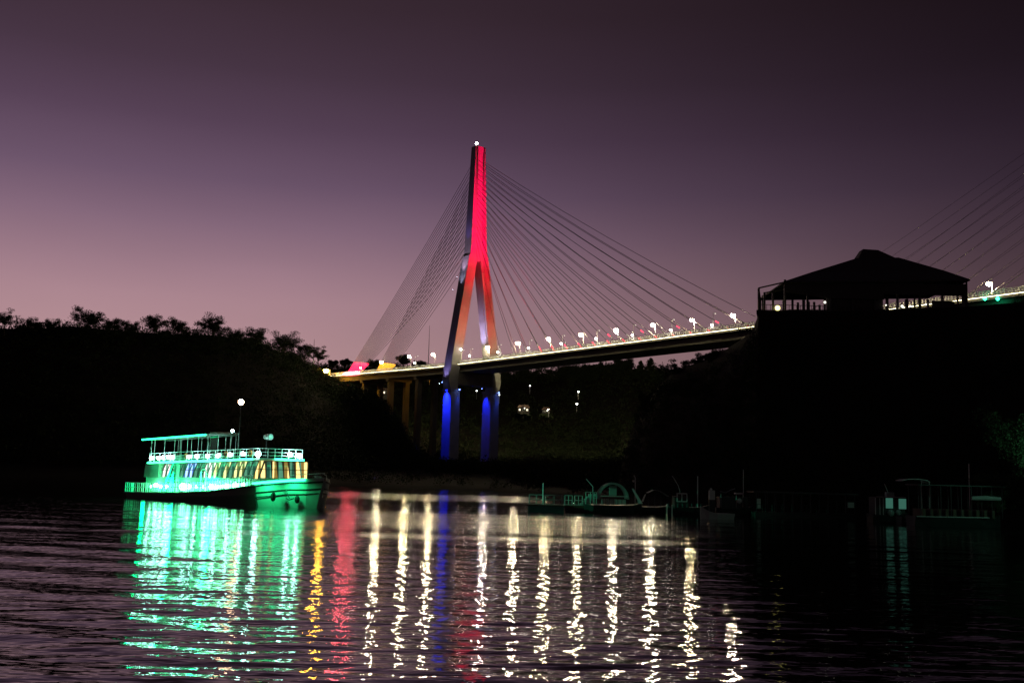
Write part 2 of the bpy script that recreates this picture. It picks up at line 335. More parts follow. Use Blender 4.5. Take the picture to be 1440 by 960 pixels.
left_trees = [  # px, top py, base py, depth, width px, style, what sets it apart
 (6, 438, 470, 470, 34, 'umbrella', 'dark tree crown cut by the left edge of the hill skyline'),
 (-40, 446, 470, 470, 50, 'round', 'dark tree beyond the left end of the ridge'),
 (22, 444, 468, 500, 9, 'bare', 'thin sparse young tree near the left end of the skyline'),
 (47, 451, 470, 505, 34, 'umbrella', 'low flat crowned tree third along the skyline from the left'),
 (72, 449, 470, 510, 22, 'round', 'small bushy tree just left of the tall broad skyline tree'),
 (123, 436, 472, 520, 48, 'umbrella', 'tallest broad umbrella tree on the left part of the ridge'),
 (160, 451, 474, 530, 34, 'round', 'dense rounded tree right of the tall umbrella tree'),
 (185, 455, 476, 540, 26, 'round', 'small dark tree in a dip of the left skyline'),
 (217, 446, 478, 550, 40, 'umbrella', 'lacy spreading tree left of the ridge centre above the ferry canopy'),
 (250, 450, 480, 560, 36, 'umbrella', 'flat topped tree right of the lacy spreading one'),
 (297, 447, 486, 580, 48, 'umbrella', 'large layered tree on the skyline above the ferry mast'),
 (330, 464, 492, 600, 30, 'round', 'low dark tree at the foot of the large layered one'),
 (358, 463, 498, 625, 40, 'umbrella', 'spreading tree where the skyline starts to fall to the bridge'),
 (400, 472, 508, 660, 46, 'umbrella', 'wide tree on the falling skyline two short of the aerial mast'),
 (427, 484, 516, 690, 28, 'round', 'rounded tree just left of the aerial mast'),
 (446, 488, 522, 715, 26, 'umbrella', 'last open crowned tree beside the amber street lamp')]
for i, (px, ty, by, Y, wp, st, lab) in enumerate(left_trees):
    b = at(px, by, Y); h = (by-ty+4)*Y/FPX; tree(b, h*1.02, wp*Y/FPX, lab, 20+i, st, 'trees on the left skyline', leafn=1.2)
far_trees = [(468, 506, 520, 1060, 16, 'round', 'low round tree at the left bridge end'), (485, 503, 520, 1040, 18, 'round', 'dark tree behind the red lit cable feet'), (528, 506, 520, 1010, 22, 'round', 'dark tree between the red and the amber cable feet'),
 (567, 497, 520, 1000, 20, 'round', 'tall dark tree behind the lamp right of the amber cable feet'), (590, 506, 520, 1000, 20, 'round', 'low tree behind the deck left of the pylon'),
 (800, 511, 530, 950, 30, 'round', 'broad dark tree under the deck right of the pylon'), (828, 510, 530, 930, 20, 'round', 'round tree second from the left under the deck'),
 (845, 507, 530, 920, 20, 'cone', 'pointed tree third from the left under the deck'), (868, 501, 530, 900, 20, 'cone', 'sharp conical tree with a domed neighbour under the deck'),
 (881, 502, 530, 890, 26, 'round', 'tallest domed tree under the deck'), (900, 505, 532, 870, 16, 'cone', 'small pointed tree right of the domed one'), (916, 501, 534, 850, 22, 'cone', 'steep conical tree at the right end under the deck')]
for i, (px, ty, by, Y, wp, st, lab) in enumerate(far_trees):
    b = at(px, by, Y); h = (by-ty)*Y/FPX; tree(b, h, wp*Y/FPX, lab, 60+i, st, 'trees on the far hill', leafn=1.4, leafsize=.45)
near_trees = [(940, 505, 560, 275, 26, 'bare', 'sparse leafed tree glowing against the gap under the deck'), (962, 500, 545, 262, 40, 'umbrella', 'open crowned tree under the right part of the deck'), (988, 492, 530, 250, 36, 'umbrella', 'tree close under the deck by the terrace'),
 (1015, 486, 520, 232, 44, 'round', 'dense tree on the shoulder of the terrace slope'), (1045, 478, 510, 215, 40, 'round', 'dense tree right under the pavilion terrace corner'), (925, 545, 600, 285, 50, 'round', 'low dark tree on the slope above the moored boats')]
for i, (px, ty, by, Y, wp, st, lab) in enumerate(near_trees):
    b = at(px, by, Y); h = (by-ty)*Y/FPX; tree(b, h, wp*Y/FPX, lab, 90+i, st, 'trees on the right slope', leafn=1.3, leafsize=.2)
tree(at_z(1448, 116, 0.5), 13.5, 9.0, 'broad green lit tree at the right edge above the moored boats', 120, 'round', lit=True, leafn=2.4, leafsize=.13)
tree(at_z(1405, 124, 0.5), 6.0, 5.5, 'small grey green shrubby tree left of the green lit one', 121, 'round', lit=True, leafn=2, leafsize=.12)
def forest(name, G, label, n, r, seed, lo=.25, hi=.78, per=26, size=.5, xr=(-9999, 9999)):
    rng = np.random.RandomState(seed); nc, npf, _ = G.shape; i = rng.rand(n)*(nc-1.01); j = (lo+(hi-lo)*rng.rand(n))*(npf-1.01)
    ii, jj = i.astype(int), j.astype(int); fi, fj = (i-ii)[:, None], (j-jj)[:, None]
    P = G[ii, jj]*(1-fi)*(1-fj)+G[ii+1, jj]*fi*(1-fj)+G[ii, jj+1]*(1-fi)*fj+G[ii+1, jj+1]*fi*fj
    P = P[(P[:, 0] > xr[0]) & (P[:, 0] < xr[1])]; R = r*rng.uniform(.5, 1.3, len(P)); P[:, 2] += R*.5
    V, F = leaf_quads(P, R, per, size, rng, .8); o = link(name, fast_mesh(name, V, F, LEAF)); tag(o, label, kind='stuff')
forest('hillside_forest', G_left, 'dense dark woodland covering the left hillside', 5200, 4.2, 1, .30, .72, 26, .55, (-420, 60))
forest('far_forest', G_far, 'dark woodland on the hill behind the bridge', 3200, 6.0, 2, .25, .70, 24, .9, (-500, 500))
forest('terrace_bushes', G_right, 'dark bushes on the slope below the pavilion', 2200, 1.3, 3, .18, .60, 34, .16)
forest('ridge_canopy', G_left, 'continuous dark treetops along the left ridge line', 1100, 3.3, 11, .60, .68, 100, .45, (-420, -100))
forest('far_ridge_canopy', G_far, 'dark treetops along the far ridge', 700, 6.0, 14, .61, .68, 110, .8, (-300, 300))
forest('corner_bushes', G_right, 'black bushes on the corner of the terrace slope', 900, 1.5, 12, .25, .78, 60, .17, (-10, 40.5))
forest('terrace_corner_shrubs', G_right, 'black shrubs hanging over the terrace corner', 500, 1.1, 13, .2, .63, 70, .14, (36, 52))
forest('bank_bushes', G_left, 'scrub on the muddy bank by the bridge piers', 1500, 2.0, 4, .18, .66, 30, .3, (-120, 120))

# ------------------------------------------------------------------ BRIDGE
ang = .72; _n = math.hypot(ang, 1); B = np.array([ang/_n, -1/_n, 0]); T_ = np.array([1/_n, ang/_n, 0])   # along the deck towards us, across away from us
T0 = at(660, 657, 640); T0[2] = 0
def br(s, w, z): return tuple(T0+B*s+T_*w+np.array([0, 0, z]))
def zd(s): return 69+max(0, -s-20)*.022
bridge = thing('cable_stayed_bridge', 'long cable stayed road bridge with red and blue lit pylon across the river', 'bridge')
s0, s1 = -172, 520
def sweep(prof_fn, ss): 
    m_ = MB(); m_.loft([[br(s, w, zd(s)+dz) for (w, dz) in prof_fn] for s in ss]); return m_
SS = list(np.arange(s0, s1+1, 8.))
deck = sweep([(-12, 0), (12, 0), (12, -.9), (9.5, -1.2), (9.5, -4.2), (-9.5, -4.2), (-9.5, -1.2), (-12, -.9)], SS).build('deck', CONCD, bridge)
sweep([(-9.2, .06), (9.2, .06), (9.2, .005), (-9.2, .005)], SS).build('road_surface', ASPH, deck)
for w in (-11.7, 11.7, -9.6, 9.6):
    sweep([(w-.14, 0), (w+.14, 0), (w+.14, .75 if abs(w) > 10 else .9), (w-.14, .75 if abs(w) > 10 else .9)], SS).build('parapet', CONC, deck)
for w in (-11.7, 11.7):
    m_ = MB()
    for z in (1.15, 1.7, 2.25): m_.tube([br(s, w, zd(s)+z) for s in SS], .09, 4)
    s = s0
    while s < s1:
        m_.hexa([br(s-.14, w-.12, zd(s)+.7), br(s+.14, w-.12, zd(s)+.7), br(s+.14, w+.12, zd(s)+.7), br(s-.14, w+.12, zd(s)+.7)], [br(s-.14, w-.12, zd(s)+2.2), br(s+.14, w-.12, zd(s)+2.2), br(s+.14, w+.12, zd(s)+2.2), br(s-.14, w+.12, zd(s)+2.2)]); s += 1.3
    tag(m_.build('railing', WHITEP, deck), kind='stuff')
RAILM = glow('added_rail_glow', (1, .88, .50), 10.0)
for seg in ([s for s in SS if s <= -4], [s for s in SS if 3 <= s <= 400]): sweep([(-13.0, -.1), (-12.88, -.1), (-12.88, .02), (-13.0, .02)], seg).build('added_parapet_fill', RAILM, deck)  # added glowing strip outside the deck edge, brightens parapet and railing
# pylon ring: (z, half across, half along) of the mast; legs splay below the fork
def rect(s, w, z, hs, hw): return [br(s-hs, w-hw, z), br(s+hs, w-hw, z), br(s+hs, w+hw, z), br(s-hs, w+hw, z)]
Z_TOP, Z_F = 205, 134
def add_pylon(s_, top_z, fork_z):
    p = MB(); p.loft([rect(s_, 0, fork_z-1, 3.9, 6.6), rect(s_, 0, fork_z+9, 3.7, 5.6), rect(s_, 0, top_z, 2.4, 3.6)])
    mast = p.build('pylon_mast', CONC, bridge)
    for sg in (-1, 1):
        q = MB(); q.loft([rect(s_, sg*14.9, 53.5, 3.6, 2.6), rect(s_, sg*15.6, 60, 3.9, 3.1), rect(s_, sg*14.6, 67, 3.9, 3.2), rect(s_, sg*(3.7+.1), fork_z+2, 3.85, 3.0)]); q.build('pylon_leg', CONC, bridge)
        q = MB(); q.loft([rect(s_, sg*14.2, 3, 4.6, 3.4), rect(s_, sg*14.2, 53, 4.4, 3.0)]); pr = q.build('pier', CONC, bridge)
        MB().box((-1, -1, -1), (1, 1, 1))
        q = MB(); q.loft([rect(s_, sg*14.2, 53.02, 4.8, 3.5), rect(s_, sg*14.2, 54.6, 4.8, 3.5)]); q.build('pier_cap', CONC, bridge)
        q = MB(); q.loft([rect(s_, sg*14.2, -3, 8, 7), rect(s_, sg*14.2, 8.5, 8, 7)]); q.build('pile_cap', CONCD, bridge)
    q = MB(); q.loft([[br(s_-3.2, -12.4, 57), br(s_+3.2, -12.4, 57), br(s_+3.2, -12.4, 64.2), br(s_-3.2, -12.4, 64.2)], [br(s_-3.2, 12.4, 57), br(s_+3.2, 12.4, 57), br(s_+3.2, 12.4, 64.2), br(s_-3.2, 12.4, 64.2)]]); q.build('cross_beam', CONCD, bridge)
    return mast
add_pylon(0, Z_TOP, Z_F)
RT = 438
add_pylon(RT, 205, 134)
b_ = MB(); b_.tube([br(0, -1.5, Z_TOP), br(0, -1.5, Z_TOP+2)], .15); b_.build('beacon_pole', STEEL, bridge); MB().ball(br(0, -1.5, Z_TOP+2.2), .85).build('beacon', glow('beacon', (1, 1, 1), 40), bridge)
# approach piers
for s in (-52, -88, -124, -158):
    for w in (-6, 6):
        q = MB(); q.loft([rect(s, w, -3, 1.6, 1.6), rect(s, w, zd(s)-6, 1.6, 1.6)]); q.build('approach_pier', CONCD, bridge)
    q = MB(); q.loft([[br(s-1.8, -9, zd(s)-6), br(s+1.8, -9, zd(s)-6), br(s+1.8, -9, zd(s)-4.25), br(s-1.8, -9, zd(s)-4.25)], [br(s-1.8, 9, zd(s)-6), br(s+1.8, 9, zd(s)-6), br(s+1.8, 9, zd(s)-4.25), br(s-1.8, 9, zd(s)-4.25)]]); q.build('pier_crosshead', CONCD, bridge)
q = MB(); q.loft([rect(s0-4, 0, zd(s0)-18, 6, 12), rect(s0-4, 0, zd(s0)-.1, 6, 12)]); q.build('abutment', CONCD, bridge)
# stay cables
def cable(sa, wa, za, sb, wb, zb, r=.13):
    a = Vector(br(sa, wa, za)); b = Vector(br(sb, wb, zb)); pts = []
    for t in np.linspace(0, 1, 7): p = a.lerp(b, t); p.z -= 4*t*(1-t)*(b-a).length*.012; pts.append(p)
    MB().tube(pts, r, 5, False).build('stay_cable', CABLE, bridge)
    return pts
def sleeve(pts, l0, l1, r, m, name):
    d = (pts[1]-pts[0]).normalized(); MB().tube([pts[0]+d*l0, pts[0]+d*l1], r, 6).build(name, m, bridge)
NC = 17
for i in range(NC):
    t = i/(NC-1); zt = 142+54*(t**.85)
    for sg in (-1, 1):
        wt = sg*1.8
        # main span, near pylon
        s = 34+ (228-34)*t; p = cable(s, sg*10.8, zd(s)+.8, 2.8, wt, zt)
        sleeve(p, 0, 6.5 if sg < 0 else 2.5, .22, WHITEP if sg < 0 else STEEL, 'cable_anchor_tube')
        if sg > 0 and i > 1: sleeve(p, 2.5, 9.5, .30, L_RED, 'cable_painted_glow')
        if sg < 0 and i > 8 and i % 2: sleeve(p, 6.5, 9, .24, L_RED, 'cable_painted_glow')
        # side span back stays, gathered at the abutment
        s = -123-20*t; p = cable(s, sg*10.8, zd(s)+.8, -2.8, wt, zt)
        sleeve(p, 0, 12 if sg < 0 else 14, .17 if sg < 0 else .15, GLOW_REDB if sg < 0 else GLOW_ORG, 'cable_painted_glow')  # no lamp: floodlit look of the cable foot, put in as a glowing sleeve
        # main span, second pylon beyond the frame
        s = RT-28-(RT-28-242)*t; p = cable(s, sg*10.8, zd(s)+.8, RT-2.8, wt, 112+52*t, .05)
        sleeve(p, 0, 12, .12, WHITEP, 'cable_anchor_tube')
m_ = MB(); m_.tube([br(-122, -12.5, zd(-122)+.5), br(-145, -12.5, zd(-145)+.5)], .2, 6); m_.build('cable_foot_light_bar', L_PINK, bridge)
for px in (1385, 1403):
    p = on_plane(px, 420, br(0, -12.2, 0), T_); q = MB(); q.ball(tuple(p), .55, 8, 5); q.build('green_spotlight', L_GRN2, bridge)

# floodlights that colour the pylon
def flood(s, w, z, tgt, power, col, angle, lens, size=.5, blend=.5, vis=.5):
    p = Vector(br(s, w, z)); d = (Vector(br(*tgt))-p).normalized(); q = MB(); q.tube([p-d*1.0, p-d*.1], [vis*.8, vis], 8); h = q.build('floodlight_housing', DARKM, bridge)
    MB().tube([p-d*.09, p-d*.02], vis*.85, 8).build('floodlight_lens', lens, h)
    add_light('floodlight_beam', 'SPOT', p+d*.1, br(*tgt), power, col, size, angle, blend, h)
L_REDF = glow('red_flood', (1, .03, .08), 4)
flood(66, -4, 71, (2, 0, 178), 3.4e6, (1, .0, .085), 36, L_REDF, blend=.9)
flood(66, 4, 71, (2, 0, 150), 1e6, (1, .0, .03), 40, L_REDF, blend=.9)
flood(70, 0, 71, (2, 0, 200), 2.2e6, (1, .0, .10), 22, L_REDF, blend=.9)
flood(58, 0, 71, (2, 0, 108), 2.4e5, (1, .0, .01), 70, L_REDF, blend=.9)
# outer face of the mast and legs (facing left): white lamps on brackets near the fork, lavender from below
flood(0, -13.0, 122, (0, -5.0, 144), 2.0e4, (.85, .55, .9), 55, L_LAV, vis=.12, blend=.9)
flood(0, -15.5, 114, (0, -7.5, 128), 1.0e4, (.6, .6, 1), 50, L_LAV, vis=.12, blend=.9)
flood(0, -10.5, 140, (0, -4.0, 178), 6e3, (.25, .15, 1), 60, L_LAV, vis=.12, blend=.9)
flood(0, -23, 57, (0, -14.5, 82), 1.6e4, (.40, .32, 1), 60, L_LAV, vis=.15, blend=.9)
flood(-3, -1, 71, (0, 9.5, 98), 1.1e5, (.62, .52, 1), 40, L_LAV, vis=.3, blend=.9)
# blue piers, lit from the top down
for w in (-14.2, 14.2):
    flood(-.5, w-6.5, 58.0 if w < 0 else 56, (-.5, w-3.2, 26), 2.6e5 if w < 0 else 7e4, (.008, .02, 1), 62, L_BLUE, vis=.2, blend=1)
    flood(6.2, w+1.6, 53.8, (4.5, w+3.0, 20), 6e3, (.03, .08, 1), 50, L_BLUE, vis=.5, blend=.8)

# road lamps along the deck (things of their own)
def lamp_post(base, h, arm, big, label, group, mbulb, r, name='street_lamp', pole_r=.11, cat='street lamp', m=STEEL):
    b = Vector(base); root = thing(name, label, cat, tuple(b), 0, group)
    MB().tube([(0, 0, 0), (0, 0, h*.55), (0, 0, h-.3)], [pole_r*1.4, pole_r*1.1, pole_r*.8], 6).build('pole', m, root)
    MB().tube([(0, 0, h-.3), (arm[0]*.5, arm[1]*.5, h+.15), (arm[0], arm[1], h+.1)], pole_r*.7, 5).build('arm', m, root)
    a = Vector(arm).normalized() if Vector(arm).length > 0 else Vector((1, 0)); q = MB(); q.loft([[(k_*r*math.cos(a_), k_*r*math.sin(a_), z_*r) for a_ in np.linspace(0, 2*math.pi, 13)[:-1]] for k_, z_ in ((1.3, -.25), (1.1, .05), (.5, .35))]); hd = q.build('lamp_head', DARKM, root, loc=(arm[0], arm[1], h+.12))
    MB().ball((0, 0, -r*.72), r, 12, 8, .85).build('bulb', mbulb, hd)
    return root
big_px = [(536, 508), (575, 500), (609, 497), (686, 487), (728, 481), (771, 475), (817, 469), (866, 462.5), (918, 455.5), (973, 448.6), (1030.5, 441.7), (1391, 397)]
names = ['beside the amber cable feet', 'right of the amber cable feet', 'just left of the pylon', 'behind the right pylon leg', 'first right of the pylon', 'second right of the pylon', 'third right of the pylon', 'fourth right of the pylon', 'fifth right of the pylon', 'two left of the last one before the pavilion hill' , 'nearest left of the pavilion terrace', 'right of the pavilion']
names[9] = 'second left of the pavilion hill'
for (px, py), nm in zip(big_px, names):
    p = on_plane(px, py, br(0, 9.0, 0), T_); s = float(np.dot(p-T0, B)); z = p[2]; h = z-zd(s)
    lamp_post(br(s, 10.6, zd(s)), h, tuple((-T_*1.6)[:2]), 1, f'tall white road lamp on the bridge, {nm}', 'tall road lamps on the bridge', L_ROADS[int(px) % 4], .95)
small = [(507, 517), (583, 510), (648, 491), (660, 500), (700, 495), (743, 489.5), (789, 483), (838, 476), (889, 471), (943, 464), (1001, 457)]
sn = ['in front of the red cable feet', 'left of the pylon beside a tall lamp', 'between the pylon legs, left one', 'between the pylon legs, right one', 'just right of the right pylon leg', 'second right of the pylon', 'third right of the pylon', 'fourth right of the pylon', 'fifth right of the pylon', 'next to last before the pavilion hill', 'last before the pavilion hill']
for (px, py), nm in zip(small, sn):
    p = on_plane(px, py, br(0, -12.1, 0), T_); s = float(np.dot(p-T0, B)); h = p[2]-zd(s)
    root = lamp_post(br(s, -11.3, zd(s)), 8.6, tuple((T_*1.4)[:2]), 0, f'pole with small low white lamp, {nm}', 'poles with low lamps on the near parapet', L_DIM, .30)
    q = MB(); q.ball((-T_[0]*.8, -T_[1]*.8, h), .48, 8, 5); bl = q.build('side_lamp', L_SMALL, root)
    MB().tube([(0, 0, h), (-T_[0]*.5, -T_[1]*.5, h)], .06, 4).build('bracket', STEEL, root)

# lamps and masts on the left bank
p = at(457, 520, 742); g = zat(G_left, p[0], p[1]); 
rt = lamp_post(at(463, 537, 742), 9.0, (-2.6, 0), 1, 'amber street lamp at the left end of the bridge', None, L_SOD, 1.75); rt['category'] = 'street lamp'
for k, (px, py) in enumerate(((424, 522), (430, 523))):
    lamp_post(at(px, 530, 690), 4, (.5, 0), 1, ['small amber lamp among trees, far left of the amber pair', 'small amber lamp among trees, right of the amber pair'][k], 'small amber lamps among the trees', L_SOD, .45)
m_ = thing('aerial_mast', 'thin dark aerial mast rising behind the last skyline trees', 'mast', tuple(at(440, 520, 720))); MB().tube([(0, 0, 0), (0, 0, 10), (0, 0, 21)], [.5, .35, .1], 5).build('pole', DARKM, m_); MB().tube([(-1.5, 0, 15), (1.5, 0, 15)], .15, 4).build('crossarm', DARKM, m_)
m_ = thing('aerial_mast', 'hair thin dark mast standing behind the deck left of the pylon', 'mast', tuple(at(602, 520, 900))); MB().tube([(0, 0, -10), (0, 0, 20), (0, 0, 38)], [.4, .25, .12], 5).build('pole', DARKM, m_)
lamp_post(at(604, 541, 700), 4, (-.4, 0), 1, 'small orange lamp hanging in the dark under the deck left of the pylon', None, L_SOD, .55)

# houses and lamps on the bank behind the piers
L_PORCH = glow('porch_lamp', (1, .95, .85), 4)
def house(px, py, Y, w, h, label, lit):
    b = at(px, py, Y); root = thing('house', label, 'house', tuple(b)); MB().box((-w/2, 0, -3), (w/2, w*.7, h)).build('wall', BRICKW, root)
    q = MB(); q.hexa([(-w/2-.5, -.6, h), (w/2+.5, -.6, h), (w/2+.5, w*.7+.5, h), (-w/2-.5, w*.7+.5, h)], [(-w/2+.8, w*.3, h+1.8), (w/2-.8, w*.3, h+1.8), (w/2-.8, w*.4, h+1.8), (-w/2+.8, w*.4, h+1.8)]); q.build('roof', TILE, root)
    for k in range(3):
        x = -w*.32+k*w*.32; f_ = MB().box((x-.6, -.12, h*.35), (x+.6, -.003, h*.8)).build('window', WHITEP, root); MB().box((x-.5, -.16, h*.4), (x+.5, -.125, h*.75)).build('pane', L_HOUSEW if lit and k != 1 else GLASS, f_)
    q = MB(); q.ball((w*.1, -1.0, h-.4), .3, 8, 5); q.build('porch_lamp', L_PORCH, root)
    MB().tube([(w*.1, -1, h-.1), (w*.1, 0, h-.1)], .05, 4).build('lamp_bracket', DARKM, root)
L_HOUSEW = glow('lit_window', (1, .85, .6), 1.6)
house(736, 580, 640, 7, 3, 'lit pale house among trees right of the right pier', True)
house(768, 582, 660, 5, 2.5, 'dim small house with one lamp, right of the lit pale house', False)
house(545, 556, 800, 8, 4, 'pale house glimpsed between the approach piers', True)
for k, (px, py, r_) in enumerate(((745, 542, .32), (813, 550, .5), (811, 567, .55), (771, 575, .35), (670, 549, .35), (702, 555, .25))):
    lamp_post(at(px, py+12, 620), 12*620/FPX, (0, -.6), 1, ['small white lamp above the lit pale house', 'upper of the two white lamps on the dark slope right of the pier', 'lower of the two white lamps on the dark slope right of the pier', 'faint lamp beside the dim small house', 'faint lamp seen between the two blue piers', 'faint lamp seen at the edge of the right pier'][k], 'lamps on the dark far slope', L_HOUSE, r_)

for k, (px, Y) in enumerate(((731, 628), (741, 630), (764, 648), (772, 650))):
    tree(at(px, 592, Y), 12*Y/FPX, 12*Y/FPX, ['leafy shrub tree before the left part of the lit house', 'leafy shrub tree before the right part of the lit house', 'shrub tree left of the dim small house door', 'shrub tree right of the dim small house door'][k], 140+k, 'round', 'shrub trees before the far houses', leafsize=.3)
# ------------------------------------------------------------------ PAVILION on the right terrace
L_HANG = glow('hanging_lamp', (1, .95, .8), 2.5)
def pavilion():
    Y0 = 174; pA = at(1066, 440, Y0); pB = at(1362, 431, Y0); gz = pA[2]-.2
    root = thing('pavilion', 'black hip roofed open pavilion with railings on the terrace', 'pavilion', tuple(pA*[1, 1, 0]+[0, 0, gz])); O = np.array(root.location)
    def w(px, py, dy=0): return tuple(at(px, py, Y0+dy)-O)
    x1 = pB[0]-pA[0]; D = 16.
    bx = w(1069, 436, D+1)[0]; MB().hexa([(-.5, -1, -.1), (x1+.5, -1, -.1), (x1+.5, D+1, -.1), (bx, D+1, -.1)], [(-.5, -1, .55), (x1+.5, -1, .55), (x1+.5, D+1, .55), (bx, D+1, .55)]).build('floor_slab', STONE, root)
    # roof: outline measured at the ridge plane mid depth
    zr = w(1218, 352, D/2)[2]; z2 = w(1205, 363, D/2)[2]; ze = w(1100, 397)[2]; xe0 = w(1100, 397)[0]; xe1 = w(1361, 396)[0]; zeR = w(1361, 394)[2]
    xr0, xr1 = w(1211, 352, D/2)[0], w(1232, 354, D/2)[0]; xm = w(1140, 381, D/4)
    q = MB()
    def ring(a, b_, c, d_, za, zb): return [(a, c, za), (b_, c, zb), (b_, d_, zb), (a, d_, za)]
    q.loft([ring(xe0, xe1, -.9, D+.9, ze-.25, zeR-.25), ring(xe0, xe1, -.9, D+.9, ze, zeR), ring(w(1140, 383, 3)[0], w(1330, 381, 3)[0], 3, D-3, w(1140, 383, 3)[2], w(1330, 381, 3)[2]), ring(w(1203, 364, 7)[0], w(1262, 363, 7)[0], 6.4, D-6.4, w(1203, 364, 7)[2], w(1262, 363, 7)[2])])
    q.build('roof', ROOFM, root)
    q = MB(); a0 = w(1204, 366, 7); a1 = w(1262, 366, 7)
    q.hexa([(a0[0], 6.2, a0[2]), (a1[0], 6.2, a1[2]), (a1[0], D-6.2, a1[2]), (a0[0], D-6.2, a0[2])], [(xr0, 7, zr), (xr1, 7, zr-.1), (xr1, D-7, zr-.1), (xr0, D-7, zr)]); q.build('roof_lantern', ROOFM, root)
    for k in range(9):
        x = xe0+.5+(xe1-xe0-1)*k/8
        for y in (.2, D-.2):
            MB().box((x-.16, y-.16, .55), (x+.16, y+.16, min(ze, zeR)+.5)).build('column', DARKM, root)
    # deep fascia boards below the eaves; the middle bays are closed
    zf = w(1150, 419)[2]
    xf = w(1160, 430)[0]; MB().hexa([(xe0+.3, -.2, zf+.9), (xf, -.2, zf), (xf, -.05, zf), (xe0+.3, -.05, zf+.9)], [(xe0+.3, -.2, ze+.3), (xf, -.2, ze+.3), (xf, -.05, ze+.3), (xe0+.3, -.05, ze+.3)]).build('fascia_panel', ROOFM, root)
    xg = w(1243, 430)[0]; MB().box((xf+.01, -.2, zf), (xg, -.05, ze+.3)).build('fascia_panel', ROOFM, root); MB().box((xg+.01, -.2, zf+.9), (xe1-.3, -.05, ze+.3)).build('fascia_panel', ROOFM, root)
    xa, xb = w(1163, 430)[0], w(1243, 430)[0]; MB().box((xa, .4, .55), (xb, .55, zf+.1)).build('wall_panel', ROOFM, root)
    xa, xb = w(1312, 430)[0], w(1344, 430)[0]; MB().box((xa, .4, .55), (xb, .55, zf+.1)).build('wall_panel', ROOFM, root)
    # railing with balusters
    q = MB(); 
    for y in (.05,):
        q.box((0, y-.04, 1.6), (x1, y+.04, 1.68)); q.box((0, y-.04, .75), (x1, y+.04, .8))
    q.build('handrail', DARKM, root)
    me = MB().box((-.035, -.03, .55), (.035, .03, 1.6)).mesh('baluster'); me.materials.append(DARKM); x = .2
    while x < x1: link('baluster', me, root, (x, .05, 0)); x += .62
    # hanging planters and lattice screens seen as broken light between the posts
    rng = np.random.RandomState(4)
    for x in np.arange(w(1115, 430)[0], w(1160, 430)[0], .9):
        q = MB(); q.box((x, .9, .55), (x+.38, 1.0, .55+rng.uniform(1.2, 2.2))); q.build('seat_back', DARKM, root)
    for x in np.arange(w(1250, 430)[0], w(1310, 430)[0], .75):
        q = MB(); q.box((x, .9, .55), (x+.3, 1.0, .55+rng.uniform(1.0, 3.2))); q.build('screen_slat', DARKM, root)
    # open pergola frame at the left end
    zt = w(1066, 405)[2]
    for (px, dy) in ((1067, 0), (1067, D*.6), (1075, 0), (1087, 0)):
        xx = w(px+(2 if dy else 0), 430, dy)[0]; zz = w(px, 405 if px == 1067 else 411)[2]; MB().box((xx-.16, dy-.16, -.1), (xx+.16, dy+.16, zz)).build('pergola_post', DARKM, root)
    q = MB(); q.tube([(w(1067, 405)[0], 0, zt), (w(1102, 396)[0], 0, ze)], .13, 5); q.build('pergola_beam', DARKM, root)
    q = MB(); q.tube([(w(1074, 412)[0], 0, w(1074, 412)[2]), (w(1102, 407)[0], 0, w(1102, 407)[2])], .12, 5); q.build('pergola_beam', DARKM, root)
    q = MB(); q.tube([(w(1067, 405)[0], 0, zt), (w(1069, 405, D*.6)[0], D*.6, zt)], .12, 5); q.build('pergola_beam', DARKM, root)
    q = MB(); q.ball(w(1093.5, 433, -.6), .42, 10, 6); q.build('wall_lamp', L_YEL, root)
    for (px, py, r_) in ((1160, 425, .2), (1268.5, 430.5, .22), (1302, 428, .15), (1246, 429, .12), (1280, 430, .12)):
        q = MB(); q.ball(w(px, py, -.3), r_, 8, 5); q.build('hanging_lamp', L_HANG, root)
    # right end frame
    for px in (1347, 1354, 1360): xx = w(px, 430)[0]; MB().box((xx-.12, -.1, .5), (xx+.12, .1, zeR)).build('end_post', DARKM, root)
pavilion()
t = thing('shrub', 'small black rounded bush on the terrace edge at the far right', 'shrub', tuple(at(1445, 432, 157)))
V, F = leaf_quads(np.array([[0, 0, 1.2], [1.4, 0, 1.1], [-1.4, 0, .5], [2.5, 0, 1.6]]), np.array([1.6, 1.6, 1.2, 1.8]), 260, .14, np.random.RandomState(5)); link('foliage', fast_mesh('foliage', V, F, LEAF), t)
t = thing('shrub', 'small black bush on the slope under the left end of the pavilion', 'shrub', tuple(at(1052, 468, 196)))
V, F = leaf_quads(np.array([[0, 0, .6], [1.4, 0, .7], [-1.4, 0, .2]]), np.array([1.1, 1.1, .9]), 260, .12, np.random.RandomState(6)); link('foliage', fast_mesh('foliage', V, F, LEAF), t)

